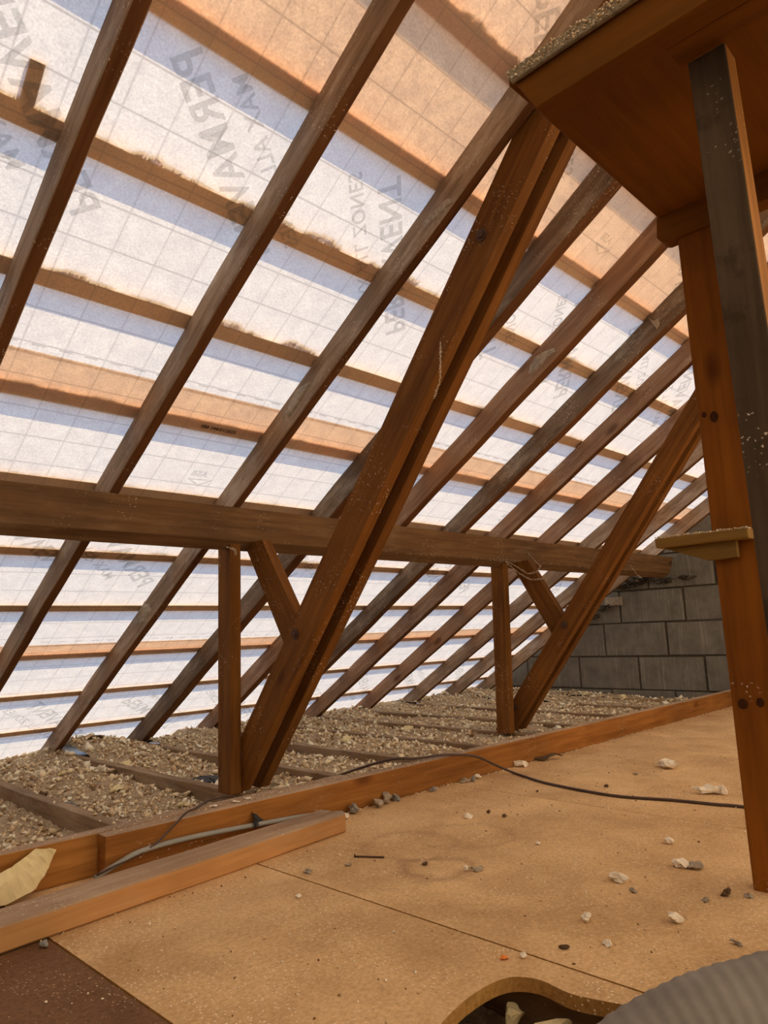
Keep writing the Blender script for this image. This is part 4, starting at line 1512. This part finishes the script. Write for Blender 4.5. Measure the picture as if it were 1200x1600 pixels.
for i, ((x, y), (a, b), mt, lb, cat) in enumerate(db):
    z = bed_z(x, y)
    piece({'foam': 'foam_flake', 'lump': 'foam_lump', 'scrap': 'wood_scrap', 'flake': 'stone_flake'}.get(cat, cat.replace(' ', '_')), (x, y, z - .002), (a, b, .035 if a > .07 else .03), mt, lb, cat, 300 + i, rz=rnd.uniform(-.5, .5))
tag(link('black_bag', chunk_mesh('black_bag', (.20, .15, .07), 77, 18), M_BLACK, None, Matrix.Translation((1.85, 3.02, bed_z(1.87, 3.02) + .012))), 'crumpled black plastic in the hollow left of the nearest truss post', 'plastic')
n = 900
xs = rg.uniform(2.3, 4.9, n)
xs = np.where(rg.uniform(0, 1, n) < .4, rg.normal(3.45, .12, n), xs)
pts = np.stack([xs, 2.366 + rg.normal(0, .004, n), .934 - rg.uniform(-.012, .006, n)], 1)
o = crumbs('purlin_dust', pts, rg.uniform(.0015, .0055, (n, 3)), M_WEB, 61)
tag(o, 'pale dust clinging along the lower edge of the purlin', 'dust', None, 'stuff')
# pieces down the hole
piece('foam_lump', (1.028, .762, -.092), (.050, .045, .050), M_FOAM, 'rounded pale lump seen down the sawn hole', 'lump', 401)
piece('foam_lump', (1.040, .695, -.105), (.080, .070, .080), M_FOAM, 'large pointed pale lump in the sawn hole beside the duct', 'lump', 402)
# flat flakes on the edge timber
for i, (x, y, lb) in enumerate(((1.125, 1.80, 'first pale flake on the edge timber near the truss foot'), (1.19, 1.795, 'second pale flake on the edge timber near the truss foot'),
                                (1.235, 1.80, 'third pale flake on the edge timber near the truss foot'))):
    piece('paper_flake', (x, y, .0990), (.035, .018, .004), M_WHITE, lb, 'flake', 430 + i, rz=-.5)

# ------------------------------------------------------------------ cobwebs


def web(pts, lbl, fr=.0012, beads=40, seed=0):
    beads = int(beads * 2.2)
    root = tube('cobweb', pts, fr, M_WEB, None, sides=4, smooth_n=5)
    rr = np.random.default_rng(seed)
    P = np.array([tuple(p) for p in pts])
    seg = rr.integers(0, len(P) - 1, beads)
    t = rr.uniform(0, 1, beads)[:, None]
    Q = P[seg] * (1 - t) + P[seg + 1] * t + rr.normal(0, .002, (beads, 3))
    crumbs('caught_dust', Q, rr.uniform(.002, .006, (beads, 3)), M_WEB, seed, root)
    tag(root, lbl, 'cobweb', 'dusty cobwebs')


web([(3.40, 2.37, .93), (3.44, 2.31, .86), (3.46, 2.25, .82), (3.49, 2.19, .82), (3.50, 2.17, .845)], 'loop of dusty cobweb hanging from the purlin over the second truss brace', seed=1, beads=90)
web([(3.41, 2.37, .935), (3.45, 2.33, .90), (3.47, 2.27, .855), (3.49, 2.22, .865), (3.50, 2.2, .90)], 'smaller cobweb loop inside the one at the second truss', seed=2, beads=60)
web([(3.60, 2.35, .99), (3.67, 2.35, .95), (3.72, 2.34, .91)], 'short cobweb on the purlin right of the second truss', seed=3, beads=30)
web([(1.60, 1.30, 1.42), (1.598, 1.302, 1.36), (1.60, 1.31, 1.30), (1.60, 1.335, 1.25)], 'hanging string of dust between the paired struts', seed=4, beads=60)
web([(1.50, 2.32, .90), (1.52, 2.29, .885), (1.53, 2.3, .87)], 'tuft of cobweb under the purlin left of the nearest post', seed=6, beads=40)
web([(4.9, 2.36, 1.0), (5.0, 2.34, .90), (5.05, 2.33, .88)], 'cobweb at the far end of the purlin', seed=7, beads=30)
